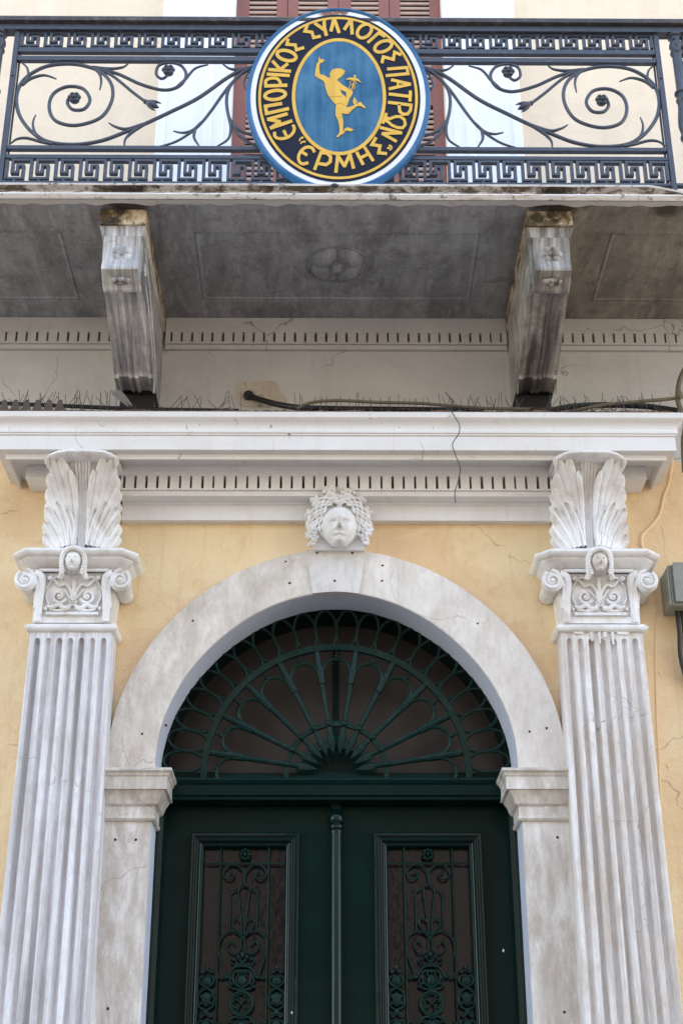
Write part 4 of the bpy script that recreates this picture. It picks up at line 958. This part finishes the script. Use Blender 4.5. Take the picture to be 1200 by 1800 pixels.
# fixing holes with rust
for u, v in [(502,987),(509,1025),(557,972),(619,972),(588,1021),(672,994),(671,1021),(839,1096),(930,1286),(960,1280),(339,1091),(250,1290),(292,1275)]:
    yy = 0 if not 545 < u < 635 else -.014
    x, z = at(u, v, yy); b = MB(); b.disc_y((x, z), [(0, yy-.0012), (.0030, yy-.0012), (.0058, yy-.0002)], 10, random.uniform(.8,1.2), random.uniform(.8,1.2)); b.build('fixing_hole', 'hole', sur)
for u, v in [(203,1476),(239,1476),(979,1472),(190,1773),(991,1779),(915,1797)]:
    if u == 915: continue
    x, z = at(u, v, 0); b = MB(); b.disc_y((x, z), [(0, -.0012), (.0048, -.0012), (.0062, -.0002)], 10); b.build('fixing_hole', 'hole', sur)

# ================================================================== FANLIGHT
YG = .200
fan = thing('fanlight_grille', 'dark green wrought iron sunburst fanlight grille in the arch over the door', 'fanlight', (0, YG, 3.28))
ZB = 3.272
b = MB(); E = [(-.80, ZB)]+[(.80*math.cos(R(180-180*i/48)), CZ+.80*math.sin(R(180*i/48))) for i in range(49)]+[(.80, ZB)]
b.add([(x, .40, z) for x, z in E], [tuple(range(len(E)))]); b.build('glass_pane', 'pane_fan', fan, smooth=0)
b = MB(); rows = [[(r*math.cos(R(180*i/48)), y, CZ+r*math.sin(R(180*i/48))) for r, y in ((.752,.40),(.752,.232),(.80,.232))] for i in range(49)]; b.grid(rows)
b.build('arched_frame', 'green', fan, smooth=40)
b = MB(); b.box(-.75, .75, .215, .42, ZB, ZB+.034); b.box(-.75, .75, .238, .42, ZB+.034, ZB+.052); b.build('bottom_rail', 'green', fan, smooth=0, bevel=.003)
b = MB(); b.box(-.016, .012, .375, .395, ZB+.05, 3.96); b.build('mullion', 'green', fan, smooth=0, bevel=.002)
RB = .572
def clipz(p): return p[1] >= ZB-.002
b = MB(); rows = []
for i in range(61):
    a = R(180*i/60); rows.append([(r*math.cos(a), y, CZ+r*math.sin(a)) for r, y in ((RB-.015, YG-.014), (RB+.013, YG-.014), (RB+.013, YG+.010), (RB-.015, YG+.010), (RB-.015, YG-.014))])
rows = [[(p[0], p[1], ZB) for p in rows[0]]]+rows+[[(p[0], p[1], ZB) for p in rows[-1]]]
b.grid(rows); b.build('outer_band', 'green_iron', fan, smooth=30)
for k in range(22):   # chain of interlaced oval rings
    a = R(90/11*(k+.5)); cx, cz = .662*math.cos(a), CZ+.662*math.sin(a); ca, sa = math.cos(a), math.sin(a); b = MB()
    pts = []
    for j in range(28):
        t = 2*PI*j/28; pr, pt = .088*math.cos(t), .0485*math.sin(t); x, z = cx+pr*ca-pt*sa, cz+pr*sa+pt*ca
        pts.append((x, YG+.004*math.sin(t*1.0+k*PI), max(z, ZB+.002)))
    b.tube(pts, .0066, 8, True); b.build('oval_ring', 'green_iron', fan)
RIi = .216
b = MB(); rows = []
for i in range(41):
    a = R(180*i/40); rows.append([(r*math.cos(a), y, CZ+r*math.sin(a)) for r, y in ((RIi-.011, YG-.010), (RIi+.011, YG-.010), (RIi+.011, YG+.010), (RIi-.011, YG+.010), (RIi-.011, YG-.010))])
rows = [[(p[0], p[1], ZB) for p in rows[0]]]+rows+[[(p[0], p[1], ZB) for p in rows[-1]]]
b.grid(rows); b.build('inner_band', 'green_iron', fan, smooth=30)
for k in range(10):
    a = R(9+18*k); d = (math.cos(a), math.sin(a)); pp = lambda r, y=YG: (r*d[0], y, CZ+r*d[1])
    b = MB(); b.tube([pp(.165), pp(.216), pp(.41), pp(.45), pp(RB-.01)], [.009,.011,.0125,.0165,.0125], 8)
    b.tube([pp(.400), pp(.405), pp(.45), pp(.455)], [.012,.0165,.0175,.012], 8)
    b.ball(pp(.218, YG-.006), .016, 10, 8)
    sp_ = b.build('spoke', 'green_iron', fan)
    b = MB(); b.tube([pp(.205), pp(.190), pp(.172), pp(.160), pp(.140), pp(.115), pp(.085)], [.009,.010,.011,.018,.019,.012,.001], 8, flat=.5); b.build('spear_tip', 'green_iron', sp_)
for k in range(11):   # round-headed loops between the spokes
    a = R(18*k); 
    def q(r, off): return (r*math.cos(a)-off*math.sin(a), CZ+r*math.sin(a)+off*math.cos(a))
    pts = [q(.375, -.0565)]+[q(.455+.062*math.sin(PI*t), -.062*math.cos(PI*t)) for t in [i/12 for i in range(13)]]+[q(.375, .0565)]
    pts = [p for p in pts if p[1] > ZB]
    if len(pts) < 3: continue
    b = MB(); b.tube([(x, YG, z) for x, z in pts], .0085, 8); x, z = q(.530, 0)
    if z > ZB: b.ball((x, YG-.003, z), .0105, 10, 8)
    x2, z2 = q(.56, 0); 
    if z2 > ZB: b.tube([(x, YG, z), (x2, YG, z2)], .005, 6)
    b.build('arched_loop', 'green_iron', fan)
b = MB(); rows = []
for i in range(33):
    a = R(180*i/32); fl = 1; rows.append([(r*fl*math.cos(a), y, ZB+.03+r*.8*fl*math.sin(a)) for r, y in ((0, .300), (.180, .300), (.190, .304), (.192, .40))])
b.grid(rows); b.build('hub_dark_disc', 'green', fan, smooth=0)  # hub plate, widened to paint the dark behind the spear tips

# ================================================================== DOOR
door = thing('double_door', 'dark green double leaf front door with iron grilles over its glass panels', 'door', (0, .25, 0))
b = MB(); b.prism([(.33, 3.272), (.130, 3.272), (.126, 3.262), (.132, 3.250), (.140, 3.244), (.140, 3.200), (.150, 3.194), (.150, 3.182), (.185, 3.178), (.33, 3.178)], -.763, .763); b.build('transom', 'green', door, smooth=20, bevel=.001)
for sg in (-1, 1):
    b = MB(); x0 = sg*.763
    pf = [(0, .175), (.012, .175), (.014, .182), (.020, .184), (.022, .190), (.028, .192), (.030, .20), (.034, .215), (.036, .26)]
    n_ = len(pf); b.add([(x0-sg*d, y, 0) for d, y in pf]+[(x0-sg*d, y, 3.178) for d, y in pf], [(i, i+1, i+1+n_, i+n_) for i in range(n_-1)]); b.build('door_frame', 'green_gloss', door, smooth=20)
def frame_mould(mb, x0, x1, z0, z1, prof):
    """profile (inset, y) swept round a rectangle on a vertical face"""
    rows = [[(x0+d, y, z0+d) for d, y in prof], [(x1-d, y, z0+d) for d, y in prof], [(x1-d, y, z1-d) for d, y in prof], [(x0+d, y, z1-d) for d, y in prof]]
    rows.append(rows[0]); mb.grid(rows)
def leaf(x0, x1, pc):
    oz0, oz1 = 1.15, 3.003; ow = .345/2; oxa, oxb = pc-ow, pc+ow
    b = MB(); YD = .25
    b.box(x0, oxa-.03, YD, YD+.05, .05, 3.175); b.box(oxb+.03, x1, YD, YD+.05, .05, 3.175); b.box(oxa-.03, oxb+.03, YD, YD+.05, oz1+.03, 3.175); b.box(oxa-.03, oxb+.03, YD, YD+.05, .05, oz0-.03)
    lf = b.build('door_leaf', 'green', door, smooth=0)
    b = MB(); pf = [(0, YD+.001), (.001, YD-.022), (.006, YD-.026), (.014, YD-.026), (.018, YD-.018), (.024, YD-.016), (.028, YD-.020), (.034, YD-.018), (.040, YD-.004), (.046, YD-.001), (.048, YD-.006), (.053, YD-.004), (.058, YD+.012), (.060, YD+.05)]
    frame_mould(b, oxa-.058, oxb+.058, oz0-.058, oz1+.058, pf); b.build('panel_moulding', 'green_gloss', lf, smooth=18)
    frame_b = MB(); frame_mould(frame_b, pc-.29, pc+.29, .30, .95, pf); frame_b.build('lower_panel_moulding', 'green', lf, smooth=18)
    b = MB(); b.add([(oxa-.03, YD+.045, oz0-.03), (oxb+.03, YD+.045, oz0-.03), (oxb+.03, YD+.045, oz1+.03), (oxa-.03, YD+.045, oz1+.03)], [(0,1,2,3)]); b.build('glass_pane', 'pane_door', lf, smooth=0)
    # ironwork: units of the drawing are survey zoom pixels, centred on the leaf
    YI = YD+.012; G = lambda dx, zz, y=YI: (pc+dx, y, zz)
    K = .00077; KZ = .00074
    gr = MB()
    for dx in (-.102, .102): gr.tube([G(dx, oz0), G(dx, oz1)], .0042, 6)
    gr.tube([G(-ow, 2.937), G(ow, 2.937)], .0045, 6)
    gr.tube([G(-ow, 1.25), G(ow, 1.25)], .0045, 6)
    def S(pts, r=.0042, both=True, z0=0):
        for sg in (-1, 1):
            c_ = cr_spline([(pc+sg*x*K, YI-.002, z0-z*KZ) for x, z in pts], 6); gr.tube(c_, r*.9, 7)
            if not both: break
    def unit(z0):   # z grows downwards from z0 at drawing row 0
        S([(2,72),(10,35),(38,6),(75,0),(110,22),(118,55),(100,80),(72,82),(58,60),(72,40),(84,48)], .0045, True, z0)
        S([(2,72),(5,105),(35,135),(72,158),(73,250),(74,370)], .0040, True, z0)
        S([(0,118),(22,124),(30,150),(24,210),(14,300),(6,390)], .0040, True, z0)
        S([(2,392),(40,360),(58,330),(48,305),(26,305),(20,322)], .0045, True, z0)
        S([(6,405),(32,380),(72,372),(112,398),(128,440),(130,480),(112,540),(92,605),(105,628),(126,622),(128,600)], .0045, True, z0)
        S([(2,400),(12,440),(12,470),(28,492),(62,492),(84,460),(70,428),(50,436),(48,450)], .0045, True, z0)
        def B(x, z, rx, rz=None, d=.010):
            for sg in ((-1, 1) if x else (1,)): gr.ball((pc+sg*x*K, YI-.004, z0-z*KZ), (rx*K, d, (rz or rx)*KZ), 10, 7)
        # cast mask with crown
        B(0,500,12,20); B(24,514,11,14); B(48,528,9); S([(0,545),(22,520),(30,505)],.005,True,z0); S([(0,552),(45,552),(62,540),(60,520),(44,520)],.005,True,z0)
        S([(0,562),(40,568),(62,600),(72,622)],.006,True,z0); B(82,622,13,12,.012); S([(0,588),(34,590),(48,610),(40,650),(0,680)],.0065,True,z0); B(0,640,26,34,.012)
        S([(50,610),(66,640),(50,660),(40,640)],.005,True,z0); B(62,672,11); S([(0,600),(14,590),(20,610),(0,640)],.004,True,z0); S([(0,690),(36,684),(58,676)],.006,True,z0)
        # medallion
        gr.tube([(pc+60*K*math.cos(k*PI/16), YI-.004, z0-762*KZ+62*KZ*math.sin(k*PI/16)) for k in range(32)], .0065, 8, True)
        gr.tube([(pc+48*K*math.cos(k*PI/16), YI-.004, z0-762*KZ+50*KZ*math.sin(k*PI/16)) for k in range(32)], .003, 6, True)
        B(0,762,10,10,.01)
        for sg in (-1,1):
            for s2 in (-1,1):
                gr.tube([(pc+sg*x*K, YI-.003, z0-(762+s2*z)*KZ) for x, z in cr_spline([(3,3),(18,18),(36,22),(44,10),(32,8)], 4)], .0042, 6)
                gr.tube([(pc+sg*x*K, YI-.003, z0-(762+s2*z)*KZ) for x, z in cr_spline([(12,12),(16,32),(28,42)], 4)], .0036, 6)
        # second mask below
        S([(0,838),(34,832),(60,850),(72,880),(60,905)],.0065,True,z0); B(0,880,28,30,.012); B(82,885,13,12,.012); S([(0,915),(30,925),(60,930)],.006,True,z0)
        S([(92,885),(105,862),(128,868),(126,900),(112,940),(104,990)],.0045,True,z0); B(50,860,10); B(55,925,10); S([(0,858),(16,850),(24,870),(0,900)],.004,True,z0)
    unit(2.931)
    unit(2.931-.74)
    gr_o = gr.build('iron_grille', 'green_iron', lf, smooth=60)
    b = MB(); rosette(b, (pc, YI-.004, 2.973), .026, .012, 8, .029, 'y', -1, .4); b.disc_y((pc, 2.973), [(.026, YI-.004), (.026, YI+.01), (0, YI+.01)], 16); b.build('grille_rosette', 'green_iron', gr_o)
    # side chains of cast knots
    b = MB()
    for dx in (-.144, .144):
        for z0 in [2.505-.174*q for q in range(7)]:
            for sg in (-1, 1):
                P = lambda x, z: (pc+dx+sg*x*K, YI-.003, z0-z*KZ)
                b.tube(cr_spline([P(0,0),P(12,14),P(24,8),P(30,20)], 4), .0045, 6); b.tube(cr_spline([P(0,55),P(20,40),P(36,52),P(34,78),P(0,102),P(-30,122),P(-42,150),P(-40,190),P(-30,205),P(0,225),P(24,245)], 5), .0055, 7)
                b.ball(P(20,150), (.009,.008,.012), 8, 6); b.ball(P(26,185), (.008,.008,.008), 8, 6); b.ball(P(22,22), (.008,.007,.006), 8, 6)
            b.ball((pc+dx, YI-.003, z0-68*KZ), (.022,.010,.020), 10, 7); b.ball((pc+dx, YI-.003, z0-165*KZ), (.020,.011,.030), 10, 7); b.ball((pc+dx, YI-.003, z0+6*KZ), (.007,.008,.014), 8, 6)
    b.build('cast_knot_chain', 'green_iron', gr_o)
    return lf
leaf(-.733, -.004, -.389); leaf(.004, .733, .389)
b = MB(); b.lathe((-.001, .236), [(0,3.179),(.027,3.178),(.028,3.168),(.024,3.163),(.020,3.158),(.022,3.150),(.030,3.142),(.036,3.128),(.037,3.115),(.033,3.102),(.028,3.096),(.030,3.090),(.035,3.086),(.035,3.078),(.029,3.072),(.027,3.066),(.028,3.05),(.029,1.2),(.029,.1),(0,.1)], 24)
b.build('centre_astragal', 'green_gloss', door, smooth=40)
b = MB(); b.box(-.033, .031, .2405, .249, .06, 3.17); b.build('meeting_strip', 'green', door, smooth=0)
b = MB(); x, z = at(884, 1671, .25); b.ball((x, .249, z), (.004,.002,.007), 8, 6); x, z = at(513, 1781, .24); b.ball((x, .226, z), (.003,.003,.006), 8, 6); b.build('paint_chip', 'relief', door, label='pale chip in the green paint')
b = MB(); b.box(-.9, .9, -.25, .3, .0, .05); b.build('threshold', 'jamb', door, smooth=0)

# ================================================================== RIGHT EDGE: meter box, pipe
mb_ = thing('meter_box', 'grey green metal junction box on the yellow wall at the right edge', 'meter box', (1.53, WALL, 3.96))
b = MB(); xa = at(1169, 1000, -.09)[0]; zt_, zb_ = 4.168, 3.975
b.prism([(xa, zb_), (xa+.001, zt_-.018), (xa+.012, zt_), (xa+.30, zt_+.004), (xa+.30, zb_)], -.09, WALL, 'y'); bx = b.build('casing', 'box', mb_, smooth=0, bevel=.004)
b = MB(); b.prism([(xa+.026, zb_+.012), (xa+.026, zt_-.006), (xa+.032, zt_+.006), (xa+.27, zt_+.006), (xa+.27, zb_+.012)], -.108, -.0905, 'y'); b.build('cover', 'box', mb_, smooth=0, bevel=.003)
b = MB(); b.tube([(xa+.006+.0*k, -.093, z) for k, z in enumerate((zb_, zt_-.02))], .005, 6); b.tube([(xa+.016, -.093, z) for z in (zb_, zt_-.01)], .004, 6); b.build('edge_rib', 'box', mb_)
t = MB()
for dx, r, mm in ((.048,.010,0), (.068,.008,0), (.094,.011,0)):
    t.tube(cr_spline([(xa+dx, -.02, zb_+.01), (xa+dx, -.02, zb_-.10), (xa+dx-.004, -.01, zb_-.20), (xa+dx+.012, .0, zb_-.30), (xa+dx+.05, .02, zb_-.42), (xa+dx+.06, .02, 2.0)], 8), r, 8)
tag(t.build('cable_bundle', 'black', None), 'black cables running down from the grey green box at the right edge', 'cable')
t = MB(); pts = [on(1207,640,-.15), on(1194,668,-.15), on(1190,700,-.17), on(1196,722,-.19), on(1204,745,-.2), on(1200,775,-.12), on(1202,830,-.02)]
t.tube(cr_spline(pts, 8), .012, 12); p_ = Vector(on(1193, 694, -.19)); t.ball(tuple(p_), (.016,.016,.024), 12, 8)
tag(t.build('brown_pipe', 'khaki', None), 'brown weathered pipe bend at the right end of the cornice', 'pipe')

# ================================================================== STREET OPPOSITE (behind the camera: shades and bounces light)
op = thing('opposite_house', 'plastered house across the street behind the viewer', 'building', (0, -11, 0))
b = MB(); b.box(-11, 11, -16, -11, 0, 9.5); b.build('wall', 'opp', op, smooth=0)
b = MB(); b.box(-11.3, 11.3, -16, -10.7, 9.5, 9.8); b.build('eaves', 'opp', op, smooth=0)
for i in range(-2, 3):
    for z0 in (1.0, 4.0, 7.0):
        b = MB(); b.box(i*3.6-.55, i*3.6+.55, -10.99, -10.97, z0, z0+1.7); wn = b.build('window', 'pane_door', op, smooth=0)
        b = MB(); frame_mould(b, i*3.6-.7, i*3.6+.7, z0-.15, z0+1.85, [(0,-11), (0,-10.92), (.15,-10.92), (.15,-11)]); b.build('frame', 'opp', wn, smooth=0)
